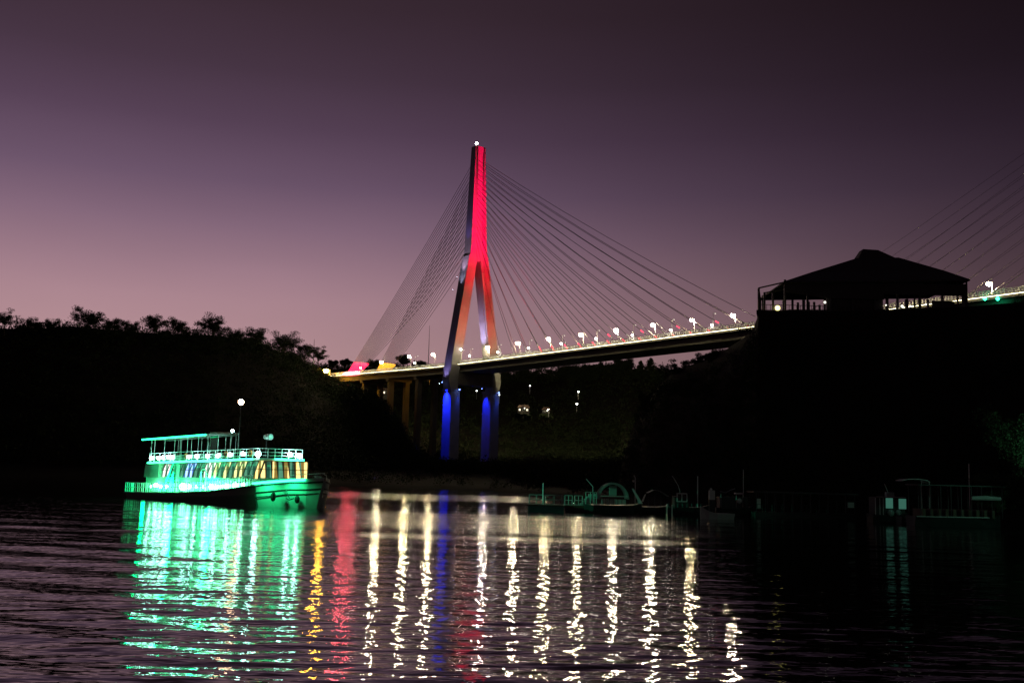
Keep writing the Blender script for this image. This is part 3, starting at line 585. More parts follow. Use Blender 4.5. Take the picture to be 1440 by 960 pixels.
# ------------------------------------------------------------------ FERRY
FO = np.array([-55.3, 155.2, 0]); FU = np.array([.7071, -.7071, 0]); FV = np.array([.7071, .7071, 0])
def fl(px, py, y):                       # point of the ferry's lengthwise plane y -> (x, z) in ferry coordinates
    p = on_plane(px, py, FO+FV*y, FV)-FO; return float(p@FU), float(p[2])
def ff(px, py, x):                       # same on the crosswise plane x -> (y, z)
    p = on_plane(px, py, FO+FU*x, FU)-FO; return float(p@FV), float(p[2])
def pane_mat(name, c1, c2, sc_, st):
    m = bpy.data.materials.new(name); m.use_nodes = True; t = m.node_tree; b = t.nodes['Principled BSDF']; b.inputs['Roughness'].default_value = .12; b.inputs['Base Color'].default_value = (.04, .04, .04, 1)
    tcn = t.nodes.new('ShaderNodeTexCoord'); wv = t.nodes.new('ShaderNodeTexWave'); wv.bands_direction = 'DIAGONAL'; mpz = t.nodes.new('ShaderNodeMapping'); mpz.inputs['Scale'].default_value = (1, 1, .12); t.links.new(tcn.outputs['Object'], mpz.inputs[0]); wv.inputs['Scale'].default_value = sc_; wv.inputs['Distortion'].default_value = 1.5; wv.inputs['Detail'].default_value = 2
    t.links.new(mpz.outputs[0], wv.inputs[0]); r = t.nodes.new('ShaderNodeValToRGB'); r.color_ramp.elements[0].position = .42; r.color_ramp.elements[1].position = .62; r.color_ramp.elements[0].color = (*c1, 1); r.color_ramp.elements[1].color = (*c2, 1)
    t.links.new(wv.outputs['Fac'], r.inputs[0]); t.links.new(r.outputs[0], b.inputs['Emission Color']); b.inputs['Emission Strength'].default_value = st*1.8; return m
P_WHITE = pane_mat('curtained_pane_white', (.10, .16, .13), (1, .85, .85), .5, 1.0)
P_BLUE = pane_mat('curtained_pane_blue', (.02, .06, .22), (.35, .5, 1.0), .5, 1.1)
P_YEL = pane_mat('curtained_pane_yellow', (.08, .09, .02), (.75, .72, .30), .5, .9)
P_AMB = pane_mat('curtained_pane_amber', (.16, .10, .02), (1, .72, .25), .5, 1.0)
P_DARK = pane_mat('dim_pane', (.008, .045, .03), (.05, .16, .10), .5, 1.)
def ferry():
    R = thing('ferry', 'green lit two deck river ferry under way with its bow to the right', 'ferry', tuple(FO), math.atan2(-1, 1))
    def yc(x): return 5.0
    # hull: side and stern dark, bow flanks pale
    st = [(0, 4.7, .80), (8, 5, .9), (16, 5, 1.15), (24, 5, 1.55), (30, 5, 2.1), (34.8, 4.95, 2.6)]
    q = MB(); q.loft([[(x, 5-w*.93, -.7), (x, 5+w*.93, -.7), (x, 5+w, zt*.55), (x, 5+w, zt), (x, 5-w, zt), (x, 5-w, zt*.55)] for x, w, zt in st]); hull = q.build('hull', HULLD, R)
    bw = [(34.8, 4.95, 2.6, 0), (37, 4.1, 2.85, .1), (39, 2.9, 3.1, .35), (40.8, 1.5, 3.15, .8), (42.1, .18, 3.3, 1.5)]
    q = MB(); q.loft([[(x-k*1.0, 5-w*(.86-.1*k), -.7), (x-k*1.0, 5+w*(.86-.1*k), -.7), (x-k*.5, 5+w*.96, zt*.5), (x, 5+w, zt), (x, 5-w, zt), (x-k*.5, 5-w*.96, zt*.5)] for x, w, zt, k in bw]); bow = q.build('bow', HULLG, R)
    for dz, r_ in ((-.12, .11), (-.95, .08), (-1.5, .06)):
        for sg in (-1, 1):
            q = MB(); q.tube([(x-k*.5*(-dz)/1.5, 5+sg*(w*(1 if dz > -.5 else .985)+.04), zt+dz) for x, w, zt, k in bw], r_, 5); q.build('rub_rail', HULLD, bow)
    q = MB(); q.tube([(x, -.05, zt-.08) for x, w, zt in st], .09, 5); q.build('rub_rail', HULLD, hull)
    # bulwark at the bow
    for sg in (-1, 1):
        q = MB(); q.loft([[(x, 5+sg*w, zt-.02), (x, 5+sg*(w-.08), zt-.02), (x, 5+sg*(w-.08), zt+.38), (x, 5+sg*w, zt+.38)] for x, w, zt, k in bw]); q.build('bulwark', HULLG, bow)
    for (px, py) in ((385, 699), (420, 701), (377, 697)):
        y_, z_ = ff(px, py, 37.5); q = MB(); q.ball((37.9 if px < 400 else 40.0, .6 if px < 400 else 2.6, z_), .32, 8, 6, 1.5); q.build('fender', RUBB, bow)
    q = MB(); q.tube([(38.8, 1.7, 2.2), (39.3, 2.0, 1.1)], .06, 5); q.tube([(38.7, 1.9, 1.1), (39.3, 2.0, .95), (39.9, 2.2, 1.15)], .08, 5); q.build('anchor', DARKM, bow)
    # green light washing the bow flank
    q = MB(); q.tube([(34.6, -.25, 2.75), (37, .65, 3.0), (39, 1.85, 3.2), (40.6, 3.15, 3.4)], .11, 6); q.build('light_strip', L_GREENB, R)
    for (x, y, z, p_) in ((37.3, -1.0, 3.0, 800), (40.3, 1.2, 3.2, 600)):
        add_light('bow_wash_light', 'SPOT', (x, y, z), (x-1.0, y+2.2, 0.4), p_, (.02, 1, .32), .3, 130, 1, R)
    # lower deck floor, cabin sill wall
    q = MB(); q.loft([[(x, .15, z0), (x, 9.85, z0), (x, 9.85, z0+.04), (x, .15, z0+.04)] for x, z0 in ((.1, .82), (16, 1.17), (24, 1.57), (34.8, 2.62), (36, 2.75))]); q.build('lower_deck', WHITEP, R)
    x0 = fl(205, 680, 1.4)[0]; x1 = 33.2
    q = MB(); q.loft([[(x, 1.4, .8), (x, 8.6, .8), (x, 8.6, z1), (x, 1.4, z1)] for x, z1 in ((x0, 3.05), (x1, 3.45))]); q.build('cabin_base', TEALP, R)
    # upper deck slab with sheer
    xs0 = fl(209, 650, .5)[0]; zs0 = 5.0; zs1 = 5.75; xe = 34.6
    def zu(x): return zs0+(zs1-zs0)*(x-xs0)/(xe-xs0)
    q = MB(); yR = min(ff(427, 649, 34.75)[0], 8.8)
    q.loft([[(x, .5, zu(x)-.12), (x, yR+.1, zu(x)-.12), (x, yR+.1, zu(x)+.12), (x, .5, zu(x)+.12)] for x in (xs0, 15, 25, xe)]); ud = q.build('upper_deck', WHITEP, R)
    # aft plain wall
    xa = fl(222, 660, .9)[0]; q = MB(); q.hexa([(x0, 1.0, 3.0), (xa, 1.0, 3.0), (xa, 8.9, 3.0), (x0, 8.9, 3.0)], [(x0+.3, 1.0, 4.9), (xa, 1.0, 4.95), (xa, 8.9, 4.95), (x0+.3, 8.9, 4.9)]); q.build('aft_wall', TEALP, R)
    q = MB(); q.hexa([(xa, 1.9, 3.0), (x1-1.4, 1.9, 3.3), (x1-1.4, 8, 3.3), (xa, 8, 3.0)], [(xa, 1.9, 4.9), (x1-1.4, 1.9, 5.5), (x1-1.4, 8, 5.5), (xa, 8, 4.9)]); q.build('cabin_core', DARKM, R)
    # side windows: leaning panes between mullions
    kinds = [P_WHITE, P_WHITE, P_DARK, P_DARK, P_DARK, P_BLUE, P_BLUE, P_DARK, P_DARK, P_WHITE, P_WHITE, P_YEL, P_DARK, P_YEL, P_DARK, P_YEL, P_YEL, P_DARK, P_DARK, P_AMB]
    n = len(kinds); xs = np.linspace(xa, x1, n+1)
    for i, k in enumerate(kinds):
        a, b = xs[i]+.12, xs[i+1]-.12; za, zb = 3.1+.012*i, zu((a+b)/2)-.18; ln = .55
        for (ya, yb, sg) in ((1.35, 1.75, 1), (8.65, 8.25, -1)):
            q = MB(); q.hexa([(a, ya, za), (b, ya, za), (b, ya+sg*.06, za), (a, ya+sg*.06, za)], [(a+ln, yb, zb), (b+ln, yb, zb), (b+ln, yb+sg*.06, zb), (a+ln, yb+sg*.06, zb)]); q.build('window_pane', k, R)
            q = MB(); q.hexa([(b+.02, ya-sg*.05, za), (b+.2, ya-sg*.05, za), (b+.2, ya+sg*.1, za), (b+.02, ya+sg*.1, za)], [(b+ln+.02, yb-sg*.05, zb), (b+ln+.2, yb-sg*.05, zb), (b+ln+.2, yb+sg*.1, zb), (b+ln+.02, yb+sg*.1, zb)]); q.build('mullion', DARKM, R)
    q = MB(); q.loft([[(x, 1.44, z), (x, 1.56, z), (x, 1.56, z+.07), (x, 1.44, z+.07)] for x, z in ((xa, 3.95), (x1+.3, 4.5))]); q.build('window_rail', DARKM, R)
    # front windows
    fk = [P_AMB, P_DARK, P_AMB, P_DARK, P_AMB, P_DARK, P_AMB, P_AMB]; ys = np.linspace(1.4, 8.3, len(fk)+1)
    for i, k in enumerate(fk):
        a, b = ys[i]+.08, ys[i+1]-.08; s_ = (i-3.5)*.06
        q = MB(); q.hexa([(x1+.35, a, 3.45), (x1+.35, b, 3.45), (x1+.29, b, 3.45), (x1+.29, a, 3.45)], [(x1-.1, a-s_*.5+.15, 5.5), (x1-.1, b-s_*.5-.1, 5.5), (x1-.16, b-s_*.5-.1, 5.5), (x1-.16, a-s_*.5+.15, 5.5)]); q.build('window_pane', k, R)
    q = MB(); q.box((x1+.2, 1.4, 4.45), (x1+.32, 8.4, 4.53)); q.build('window_rail', DARKM, R)
    q = MB(); q.box((x1-.2, 1.4, 2.5), (x1+.3, 8.5, 3.45)); q.build('front_sill', TEALP, R)
    # light strips under the upper deck edge
    xb = fl(355, 643, .4)[0]
    q = MB(); q.tube([(xs0, .36, zu(xs0)), (15, .36, zu(15)), (26, .36, zu(26)), (min(xb, 33.6), .36, zu(33))], .10, 6); q.build('light_strip', L_GREENB, R)
    y0 = ff(388, 646, 34.75)[0]; y1 = ff(427, 649, 34.75)[0]
    q = MB(); q.tube([(34.75, y0, zu(34.6)), (34.75, min(y1, 8.8), zu(34.6))], .13, 6); q.build('light_strip', L_GREENB, R)
    yR = min(y1, 8.8)
    # upper railing
    zr0, zr1 = 1.25, 1.3
    for dz in (1.3, .85, .45):
        q = MB(); q.tube([(xs0, .6, zu(xs0)+dz), (20, .6, zu(20)+dz), (34.4, .6, zu(34.4)+dz)], .035, 4); q.build('handrail', WHITEP, ud)
        q = MB(); q.tube([(34.4, .6, zu(34.4)+dz), (34.4, yR, zu(34.4)+dz)], .035, 4); q.build('handrail', WHITEP, ud)
    me = MB().box((-.035, -.035, 0), (.035, .035, 1.3)).mesh('railing_post'); me.materials.append(WHITEP)
    for x in np.linspace(xs0, 34.4, 20): link('railing_post', me, ud, (x, .6, zu(x)))
    for y in np.linspace(1.8, yR, 6): link('railing_post', me, ud, (34.4, y, zu(34.4)))
    # lower railing with upright bars
    def zl(x): return float(np.interp(x, [0, 8, 16, 24, 30, 34.8], [.8, .9, 1.15, 1.55, 2.1, 2.6]))
    for dz in (1.35, .7):
        q = MB(); q.tube([(x, .12, zl(x)+dz*(1 if x < 30 else .9)) for x in (0, 8, 16, 24, 30, 34)], .05, 4); q.build('handrail', WHITEP, R)
    me = MB().box((-.05, -.04, 0), (.05, .04, 1.35)).mesh('railing_post'); me.materials.append(WHITEP)
    for x in np.arange(.1, 33.8, .62): link('railing_post', me, R, (x, .12, zl(x)))
    for y in np.arange(.4, 9.6, .8): link('railing_post', me, R, (.08, y, .8))
    # stairway to the upper deck, aft
    xA, zA = fl(226, 690, .7); xB, zB = fl(243, 654, .7)
    q = MB(); q.tube([(xA, .75, 1.0), (xB, .75, 5.0)], .12, 5); q.tube([(xA, 1.45, 1.0), (xB, 1.45, 5.0)], .12, 5)
    q.build('stair_stringer', TEALP, R)
    for k in range(9): t = (k+.5)/9; MB().box((xA+(xB-xA)*t-.14, .78, 1+4*t-.03), (xA+(xB-xA)*t+.14, 1.42, 1+4*t+.03)).build('stair_tread', TEALP, R)
    xC = fl(244, 690, .7)[0]; MB().box((xC-.3, .75, 1.0), (xC+.3, 1.25, 4.9)).build('deck_pillar', TEALP, R)
    xD = fl(285, 670, .4)[0]; q = MB(); q.tube([(xD-.7, .5, 1.4), (xD-.7, .5, 3.9), (xD-.35, .5, 4.3), (xD+.3, .5, 4.3), (xD+.6, .5, 3.9), (xD+.6, .5, 1.4)], .12, 6); q.build('boarding_arch', WHITEP, R)
    # walkway lamps on the lower deck
    for (px, py, r_) in ((212, 684, .2), (219, 682, .36), (226, 684, .24), (234, 684, .26), (257, 684, .50), (266, 684, .30), (276, 684, .22), (287, 684, .24), (297, 684, .38), (304, 684, .32), (312, 683, .26), (319, 683, .36), (331, 682, .40), (342, 681, .26)):
        x, z = fl(px, py, .9); q = MB(); q.ball((x, .9, z), r_, 8, 6); q.build('walkway_lamp', L_WALK, R)
        MB().tube([(x, .9, z), (x, 1.38, z)], .04, 4).build('lamp_bracket', DARKM, R)
    for (px, py, X) in ((412.5, 682, 38.0), (417, 691, 38.2)):
        y, z = ff(px, py, X); q = MB(); q.ball((X, y, z), .28, 8, 6); q.build('bow_lamp', L_WALK, R)
    # flood lamps along the upper railing
    for (px, py) in ((213, 644), (223, 643.5), (229, 643), (237, 642), (242, 643), (266, 642), (277, 641.5), (292, 641), (307, 640.5), (324, 639), (342, 637.5), (366, 638)):
        x, z = fl(px, py, .5); z = max(z, zu(x)+.35); x = min(x, 34.3)
        q = MB(); q.ball((x, .45, z), .23 if px < 360 else .34, 10, 6); q.build('flood_lamp', L_COOL, R); MB().box((x-.2, .75, z-.2), (x+.2, .9, z+.2)).build('lamp_housing', DARKM, R)
    for (px, py) in ((408, 639), (421, 641)):
        y, z = ff(px, py, 34.7); q = MB(); q.ball((34.75, y, z), .29, 10, 6); q.build('flood_lamp', L_COOL, R); MB().box((34.3, y-.2, z-.2), (34.42, y+.2, z+.2)).build('lamp_housing', DARKM, R)
    # aft canopy with a light strip on its near edge
    xc0, zc0 = fl(200, 618, .6); xc1, zc1 = fl(289, 611, .6); xc2, zc2 = fl(332, 605, 1.2)
    q = MB(); q.loft([[(x, .7, z), (x, 4.9, z), (x, 4.9, z+.1), (x, 2.8, z+.25), (x, .7, z+.1)] for x, z in ((xc0, zc0), (xc1, zc1), (xc1+.8, zc1+.08))]); cn = q.build('canopy', CANV, R)
    q = MB(); q.tube([(xc0, .6, zc0), (xc1, .6, zc1)], .11, 6); q.build('light_strip', L_GREEN, R)
    for px in (203, 217, 231, 245, 253, 263, 278, 292):
        x = fl(px, 630, .7)[0]
        for y in (.75, 4.8):
            zt = zc0+(zc1-zc0)*(x-xc0)/(xc1-xc0); x_ = max(x, xs0+.1); MB().tube([(x_, y, zu(x_)), (x_, y, zt)], .045, 5).build('canopy_post', WHITEP, cn)
    # benches on the upper deck under the canopy
    for x in np.arange(xs0+1.2, 22, 1.7):
        q = MB(); q.box((x, 1.6, zu(x)+.35), (x+.4, 4.6, zu(x)+.43)); q.box((x-.05, 1.6, zu(x)+.43), (x+.02, 4.6, zu(x)+.9)); q.build('bench', TEALP, R)
    # wheelhouse frame of tarpaulin and glass
    xw0 = fl(294, 630, 2.2)[0]; xw1 = fl(306, 630, 2.2)[0]; zw = fl(305, 607, 2.2)[1]
    wh = MB().box((xw0, 2.2, zw-.15), (xw1, 5.4, zw)).build('wheelhouse_roof', CANV, R)
    for x in (xw0+.1, xw1-.1):
        for y in (2.3, 5.3): MB().tube([(x, y, zu(x)), (x, y, zw-.15)], .06, 5).build('wheelhouse_post', WHITEP, wh)
    MB().box((xw0+.1, 2.25, zu(xw0)+1.0), (xw1-.1, 2.3, zw-.5)).build('wheelhouse_window', GLASS, wh)
    MB().box((xw0+.1, 2.24, zu(xw0)), (xw1-.1, 2.32, zu(xw0)+1.0)).build('wheelhouse_panel', TEALP, wh)
    # mast with its lamp, side light and searchlight
    xm, zm = fl(339, 565, 5); q = MB(); q.tube([(xm, 5, zu(xm)), (xm, 5, zm-.3)], .055, 5); mst = q.build('mast', DARKM, R)
    q = MB(); q.ball((xm, 5, zm), .38, 10, 6); q.build('mast_lamp', L_WARM, mst)
    xl, zl_ = fl(327, 605.5, 5); q = MB(); q.ball((xl, 5, zl_), .2, 8, 5); q.build('signal_lamp', L_COOL, R); MB().tube([(xl-.6, 5, zu(xl)), (xl, 5, zl_)], .05, 5).build('signal_pole', WHITEP, R)
    xq, zq = fl(374, 614, 3.2); xq = min(xq, 34); sl = MB().tube([(xq-.1, 3.2, zq), (xq+1.1, 3.2, zq)], [.3, .42], 10).build('searchlight', WHITEP, R); MB().tube([(xq+.2, 3.2, zu(34)), (xq+.2, 3.2, zq-.3)], .07, 5).build('searchlight_pole', DARKM, sl); MB().tube([(xq+1.11, 3.2, zq), (xq+1.16, 3.2, zq)], .30, 10).build('searchlight_lens', glow('searchlight_glass', (.25, 1, .7), .9), sl)
    add_light('added_boat_fill', 'SPOT', (xq+1.4, 3.2, zq), tuple(np.array([np.dot(at_z(815, 138, 2)-FO, FU), np.dot(at_z(815, 138, 2)-FO, FV), 2])), 3.2e4, (.08, 1, .55), .2, 8.5, .9, sl)  # added green spot at the searchlight, tints the moored boats
    # lifebuoys on the upper rail and a coil of rope at the bow
    for px in (262, 318, 352):
        x, z = fl(px, 641, .55); z = zu(x)+.75; q = MB(); q.tube([(x+.33*math.cos(a), .5, z+.33*math.sin(a)) for a in np.linspace(0, 2*math.pi, 13)], .08, 6); q.build('lifebuoy', mat('lifebuoy_paint', (.7, .25, .08), .5), R)
    q = MB(); q.tube([(40.6+.35*math.cos(a), 5+.35*math.sin(a)*1.2, 3.5+.03*a) for a in np.linspace(0, 12, 40)], .06, 5); q.build('rope_coil', CANV, R)
    q = MB(); q.tube([(38.6, 2.3, 3.2), (38.7, 2.4, 3.9), (40.8, 4.3, 4.1), (42, 5, 4.2)], .04, 4); q.tube([(38.6, 7.7, 3.2), (38.7, 7.6, 3.9), (40.8, 5.7, 4.1), (42, 5, 4.2)], .04, 4); q.build('bow_rail', WHITEP, R)
    # light from the lamps spreading over the decks
    add_light('lower_deck_light', 'POINT', (12, 0.95, 2.6), None, 1100, (.0, 1, .30), .4, parent=R); add_light('lower_deck_light', 'POINT', (22, 0.95, 3.0), None, 1100, (.0, 1, .30), .4, parent=R); add_light('lower_deck_light', 'POINT', (3, 1.5, 2.0), None, 450, (.0, 1, .30), .4, parent=R)
ferry()

# ------------------------------------------------------------------ MOORED BOATS on the right
def cage(root, x0, x1, z0, z1, y, m, nx=2, nz=2, r=.035):
    q = MB()
    for i in range(nx+1): x = x0+(x1-x0)*i/nx; q.tube([(x, y, z0), (x, y, z1)], r, 4)
    for i in range(nz+1): z = z0+(z1-z0)*i/nz; q.tube([(x0, y, z), (x1, y, z)], r, 4)
    q.build('rail_panel', m, root)
def moor(px0, px1, Y, label, name='moored_boat', cat='boat', group=None, rz=0):
    a = at_z(px0, Y, 0); b = at_z(px1, Y, 0); root = thing(name, label, cat, tuple(a), rz, group); return root, float(b[0]-a[0])
def hullshape(root, L_, beam, fb, m, pointed=1, name='hull'):
    q = MB(); st = [(0, .8, .1), (L_*.15, 1, 0), (L_*.6, 1, 0), (L_*.85, .7 if pointed else 1, .12), (L_, .08 if pointed else .9, .35)]
    q.loft([[(x, beam*.5-w*beam*.36, -.3), (x, beam*.5+w*beam*.36, -.3), (x, beam*.5+w*beam*.5, fb+s_), (x, beam*.5-w*beam*.5, fb+s_)] for x, w, s_ in st]); return q.build(name, m, root)
px2m = lambda Y: FPX/Y
TEAL = mat('teal_paint', (.04, .42, .30), .5)
R1, l1 = moor(743, 793, 137, 'floating dock with teal hull and railed cages beside a white pole', 'floating_dock', 'dock')
MB().box((0, 0, -.2), (l1, 4, .75)).build('float', TEAL, R1); MB().box((-.5, -.2, .75), (l1+.2, 4.2, .9)).build('dock_deck', WOOD, R1)
for a, b in ((.03, .42), (.48, .97)): cage(R1, l1*a, l1*b, .9, 2.1, .1, TEALP, 2, 2); cage(R1, l1*a, l1*b, .9, 2.1, 3.8, TEALP, 2, 2)
MB().tube([(l1*.4, -.1, .8), (l1*.4, -.1, 3.6)], .07, 6).build('white_pole', WHITEP, R1)
R2, l2 = moor(795, 838, 139, 'dark float with two railed cages and stacked gear between dock and arched boat', 'floating_dock', 'dock')
MB().box((0, 0, -.2), (l2, 4, .55)).build('float', HULLD, R2)
for a, b in ((-.02, .22), (.30, .55)): cage(R2, l2*a, l2*b, .9, 2.1, .1, TEALP)
MB().box((-.1, -.05, .55), (l2*.9, 3.8, .88)).build('dock_deck', WOOD, R2)
for k in range(5): q = MB(); x = l2*(.62+.07*k); q.box((x-.5, .4, .9+.28*k), (x+.5, 1.6, 1.12+.3*k)); q.build('gangway_step', TEALP, R2)
R3, l3 = moor(822, 905, 138, 'boat with an arched canopy frame lit pale green', 'moored_boat', 'boat')
hullshape(R3, l3, 3.6, 1.0, HULLD)
for y in (.3, 3.2):
    cx_, rr = l3*.49, l3*.27; q = MB(); q.loft([[(cx_-rr*math.cos(a), y, 1.7+2.2*math.sin(a)), (cx_-(rr-.28)*math.cos(a), y, 1.7+1.95*math.sin(a)), (cx_-(rr-.28)*math.cos(a), y+.18, 1.7+1.95*math.sin(a)), (cx_-rr*math.cos(a), y+.18, 1.7+2.2*math.sin(a))] for a in np.linspace(.05, math.pi-.05, 17)]); q.build('canopy_arch', TEALP, R3)
q = MB(); cx_ = l3*.49; q.loft([[(cx_-1.9*math.cos(a)*1.0, .5, 1.75+2.1*math.sin(a)), (cx_-1.9*math.cos(a), 3.1, 1.75+2.1*math.sin(a)), (cx_-1.85*math.cos(a), 3.1, 1.7+2.05*math.sin(a)), (cx_-1.85*math.cos(a), .5, 1.7+2.05*math.sin(a))] for a in np.linspace(.9, 1.8, 8)]); q.build('canopy_top', CANV, R3)
MB().box((l3*.43, 1.5, 2.25), (l3*.56, 1.62, 3.5)).build('door_panel', TEALP, R3); MB().box((l3*.26, .2, 2.1), (l3*.74, .3, 2.2)).build('side_rail', WHITEP, R3)
for k in range(6): MB().box((l3*(.3+.07*k), .4, 1.1), (l3*(.3+.07*k)+.4, .9, 1.75)).build('seat', TEALP, R3)
q = MB(); q.loft([[(l3*.80, .3, 3.2), (l3*.83, .3, 3.2), (l3*.83, .45, 3.2), (l3*.80, .45, 3.2)], [(l3*.93, .3, 1.3), (l3*.99, .3, 1.3), (l3*.99, .45, 1.3), (l3*.93, .45, 1.3)]]); q.build('side_flap', WHITEP, R3)
for a, b in ((.02, .16), (.1, .2)): cage(R3, l3*a, l3*b, 1.1, 2.6, .2, TEALP, 1, 2)
q = MB(); q.tube([(l3*.14, .3, 1.1), (l3*.14, .3, 3.3), (l3*.02, .3, 4.3)], .05, 5); q.build('davit', WHITEP, R3)
t = thing('pole_lamp', 'unlit thin pole with a crooked top right of the arched boat', 'pole', tuple(at_z(893, 142, 0))); MB().tube([(0, 0, -1), (0, 0, 4.6), (-.2, 0, 4.9)], .06, 5).build('pole', STEEL, t); MB().box((-.35, -.1, 4.0), (-.1, .1, 4.25)).build('lamp_box', STEEL, t)
R5, l5 = moor(898, 942, 142, 'dark low boat with a sagging tarp and a pale raised oar', 'moored_boat', 'boat'); hullshape(R5, l5, 2.4, .8, HULLD)
q = MB(); q.loft([[(l5*x, .2, z), (l5*x, 2.2, z), (l5*x, 2.2, z+.05), (l5*x, .2, z+.05)] for x, z in ((.3, 2.6), (.5, 3.0), (.7, 2.9), (.98, 2.2))]); q.build('tarp', CANV, R5)
for x in (.32, .52, .72, .95): MB().tube([(l5*x, .3, .8), (l5*x, .3, 2.5)], .03, 4).build('tarp_pole', DARKM, R5)
MB().hexa([(l5*.10, .1, 1.5), (l5*.15, .1, 1.5), (l5*.15, .2, 1.5), (l5*.10, .2, 1.5)], [(l5*.19, .1, 2.4), (l5*.24, .1, 2.5), (l5*.24, .2, 2.5), (l5*.19, .2, 2.4)]).build('oar', WHITEP, R5)
R6, l6 = moor(940, 1000, 140, 'cabin boat with a white framed window, curved aerial and tall white mast', 'moored_boat', 'boat'); hullshape(R6, l6, 3, .9, HULLD)
MB().box((l6*.15, .4, .9), (l6*.5, 2.6, 2.3)).build('cabin', HULLD, R6)
q = MB(); 
for a, b in (((.2, 1.6), (.45, 1.72)), ((.2, 2.62), (.45, 2.75))): q.box((l6*a[0], .28, a[1]), (l6*b[0], .4, b[1]))
for x in (.2, .31, .43): q.box((l6*x, .27, 1.72), (l6*x+.13, .39, 2.62))
q.build('window_frame', WHITEP, R6); MB().box((l6*.2, .42, 1.7), (l6*.45, .5, 2.65)).build('windscreen', GLASS, R6)
q = MB(); q.tube([(l6*.28, .5, 3.0), (l6*.24, .5, 3.7), (l6*.15, .5, 4.5), (l6*.10, .5, 4.9)], .045, 4); q.tube([(l6*.28, .5, 2.3), (l6*.28, .5, 3.0)], .03, 4); q.build('aerial', WHITEP, R6)
q = MB(); q.tube([(l6*.70, .5, .9), (l6*.70, .5, 3.1), (l6*.70, .5, 5.0)], [.06, .09, .07], 5); q.build('mast', WHITEP, R6)
for k in range(8): MB().tube([(l6*(.0+.11*k), .2, .9), (l6*(.0+.11*k), .2, 1.4)], .03, 4).build('stanchion', DARKM, R6)
for px, hh in ((938, 1.4), (945, 1.3)):
    t = thing('mooring_post', f'pale mooring post {"left" if px == 938 else "right"} one of the pair before the cabin boat', 'post', tuple(at_z(px, 136, 0))); MB().tube([(0, 0, -1.5), (0, 0, hh)], .09, 6).build('post', WHITEP, t)
t = thing('dock_box', 'white upright box on a black piling above the small dinghy', 'box', tuple(at_z(1001, 134, 0))); MB().box((-.36, -.3, -.5), (.36, .3, 2.1)).build('piling', HULLD, t); MB().box((-.36, -.32, 2.1), (.34, .3, 3.25)).build('cabinet', WHITEP, t); MB().ball((-.1, 0, 3.38), .17, 8, 5).build('cap', WHITEP, t)
t = thing('dinghy', 'small dinghy with pale raised bow moored under the white box', 'dinghy', tuple(at_z(1003, 125, 0)), math.radians(205))
q = MB(); q.loft([[(x, -w, -.1), (x, w, -.1), (x, w*1.3, .7+s_), (x, -w*1.3, .7+s_)] for x, w, s_ in ((-2.4, .7, 0), (0, .75, 0), (1.0, .5, .25), (1.8, .05, .8))]); q.build('hull', HULLG, t); MB().box((-.6, -.8, .5), (-.3, .8, .56)).build('thwart', WOOD, t)
R8, l8 = moor(1008, 1062, 141, 'dim boat with a pale awning, round buoy and the tallest thin mast', 'moored_boat', 'boat'); hullshape(R8, l8, 3, .9, HULLD)
MB().box((l8*.1, .5, .9), (l8*.85, 2.6, 2.4)).build('cabin', HULLD, R8); MB().box((l8*.52, .2, 2.75), (l8*.70, 1.8, 2.95)).build('awning', WHITEP, R8); MB().ball((l8*.6, .25, 1.9), .36, 10, 6).build('buoy', WHITEP, R8)
MB().tube([(l8*.72, .6, 2.4), (l8*.72, .6, 6.0)], .05, 5).build('mast', WHITEP, R8)
q = MB(); q.tube([(l8*.1, .5, 3.1), (l8*.25, .5, 2.9), (l8*.35, .5, 3.2), (l8*.5, .5, 3.5)], .05, 4); q.build('spar', STEEL, R8)
for x in (.12, .52, .69): MB().tube([(l8*x, .3, 1), (l8*x, .3, 2.8)], .035, 4).build('awning_post', STEEL, R8)
R9, l9 = moor(1062, 1205, 139, 'long dark roofed floating dock with many thin posts', 'covered_dock', 'dock'); MB().box((0, 0, -.2), (l9, 4, .6)).build('float', HULLD, R9); MB().box((-.2, -.2, 3.05), (l9+.2, 4.2, 3.2)).build('roof', DARKM, R9)
for x in np.linspace(.2, l9-.2, 12):
    for y in (.1, 3.9): MB().tube([(x, y, .6), (x, y, 3.05)], .05, 5).build('roof_post', DARKM, R9)
MB().box((l9*.02, .3, 1.0), (l9*.06, .5, 2.3)).build('notice_board', WHITEP, R9); MB().box((l9*.92, .2, 1.4), (l9*.98, .5, 2.1)).build('crate', HULLG, R9)
cage(R9, .3, l9*.8, .6, 1.6, .12, DARKM, 16, 2, .025)
R10, l10 = moor(1230, 1278, 128, 'small cabin boat with pale teal windows and doorway, bow towards us', 'moored_boat', 'boat'); hullshape(R10, l10, 3.4, .9, HULLD, 0)
MB().box((l10*.1, .5, .9), (l10*.95, 3.2, 3.0)).build('cabin', HULLD, R10); LITW = glow('lit_cabin_window', (.12, .42, .31), .28); MB().box((l10*.38, .38, 1.7), (l10*.58, .49, 2.9)).build('window_panel', LITW, R10); MB().box((l10*.76, .38, 1.65), (l10*.97, .49, 2.85)).build('window_panel', LITW, R10)
MB().box((l10*.4, .3, 3.0), (l10*.62, 1, 3.6)).build('helm_box', TEALP, R10); MB().tube([(l10*.45, .5, 3.6), (l10*.35, .5, 4.6)], .04, 4).build('aerial', WHITEP, R10)
q = MB(); q.ball((l10*.5, .2, 1.15), .42, 10, 6); q.build('fender', TEALP, R10); q = MB(); q.ball((l10*.72, .2, 1.2), .36, 10, 6); q.build('fender', TEALP, R10); MB().box((l10*.1, .15, 3.0), (l10*.95, .4, 3.08)).build('eave', WHITEP, R10)
for x in (.05, .18, .28): MB().tube([(l10*x, .2, .9), (l10*x, .2, 2.9)], .04, 4).build('stanchion', WHITEP, R10)
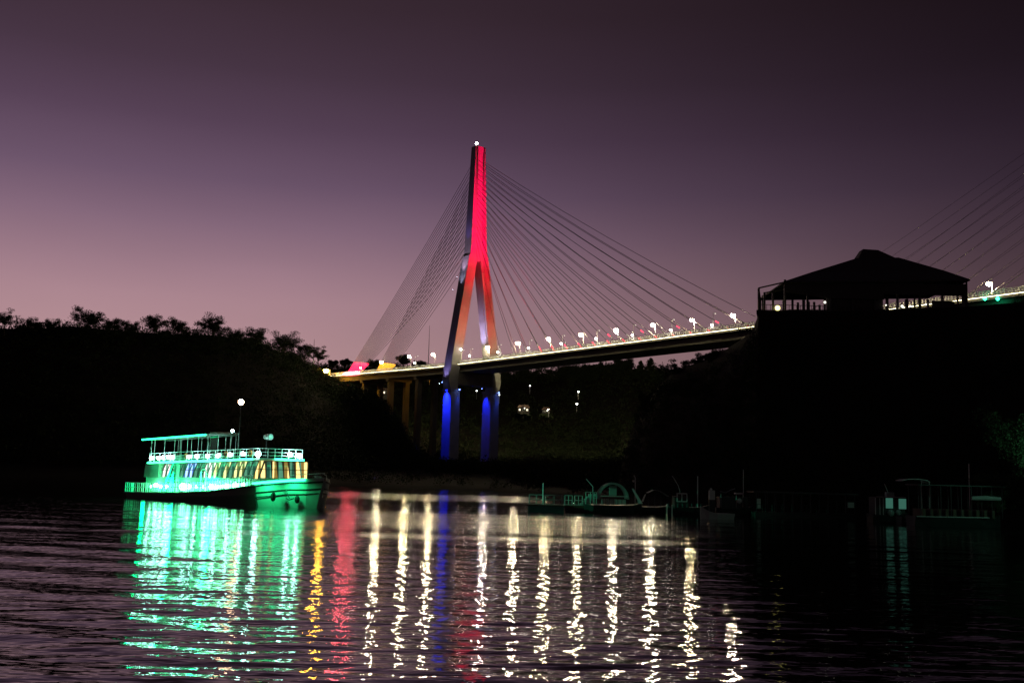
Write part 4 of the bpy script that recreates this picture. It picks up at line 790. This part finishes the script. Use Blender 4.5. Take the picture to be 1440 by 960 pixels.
MB().box((l10*.7, .0, .35), (l10*.92, .3, .45)).build('step', WHITEP, R10)
R11, l11 = moor(1270, 1310, 124, 'open boat under a curved white sun canopy', 'moored_boat', 'boat'); hullshape(R11, l11, 2.6, .8, HULLD)
q = MB(); q.loft([[(l11*x, .1, z), (l11*x, 2.4, z), (l11*x, 2.4, z+.07), (l11*x, .1, z+.07)] for x, z in ((.02, 4.95), (.2, 5.12), (.6, 5.18), (.9, 5.05), (1.0, 4.8))]); q.build('canopy', WHITEP, R11)
for x in (.7, .98): MB().tube([(l11*x, .2, .8), (l11*x, .2, 5)], .035, 4).build('canopy_post', WHITEP, R11)
R12, l12 = moor(1290, 1418, 120, 'long dark tour boat with a flat roof on posts and a pale rolled tarp', 'moored_boat', 'tour boat'); hullshape(R12, l12, 4, 1.0, HULLD)
MB().box((l12*.02, .0, 4.5), (l12*.98, 4, 4.62)).build('roof', HULLD, R12)
for x in np.linspace(.05, .95, 9):
    for y in (.2, 3.8): MB().tube([(l12*x, y, 1), (l12*x, y, 4.5)], .045, 5).build('roof_post', DARKM, R12)
MB().tube([(l12*.60, -.1, 3.2), (l12*.75, -.15, 3.25), (l12*.92, -.1, 3.2)], [.22, .28, .2], 8).build('rolled_tarp', CANV, R12); MB().tube([(0, .1, 1.05), (l12*.8, .1, 1.1)], .06, 5).build('gunwale', HULLG, R12)
for k in range(10): MB().box((l12*(.08+.085*k), .5, 1), (l12*(.08+.085*k)+.35, 3.5, 1.9)).build('seat', WOOD, R12)
t = thing('pole', 'plain thin pole standing behind the long tour boat', 'pole', tuple(at_z(1365, 128, 0))); MB().tube([(0, 0, -1), (0, 0, 7.2)], .07, 5).build('pole_shaft', STEEL, t)
# green shore lamp just outside the right edge of the view, lighting tree and water
sl = lamp_post(at_z(1500, 108, .2), 8.5, (-.8, 0), 1, 'green white shore lamp beyond the right edge', None, glow('shore_lamp', (.25, 1, .75), 60), .3)
add_light('shore_lamp_light', 'POINT', (-.8, 0, 8.0), None, 400, (.3, 1, .62), .3, parent=sl)
dl = lamp_post(at_z(812, 126, -.2), 5.2, (0, 0), 1, 'x', None, L_DIM, .01) if False else None
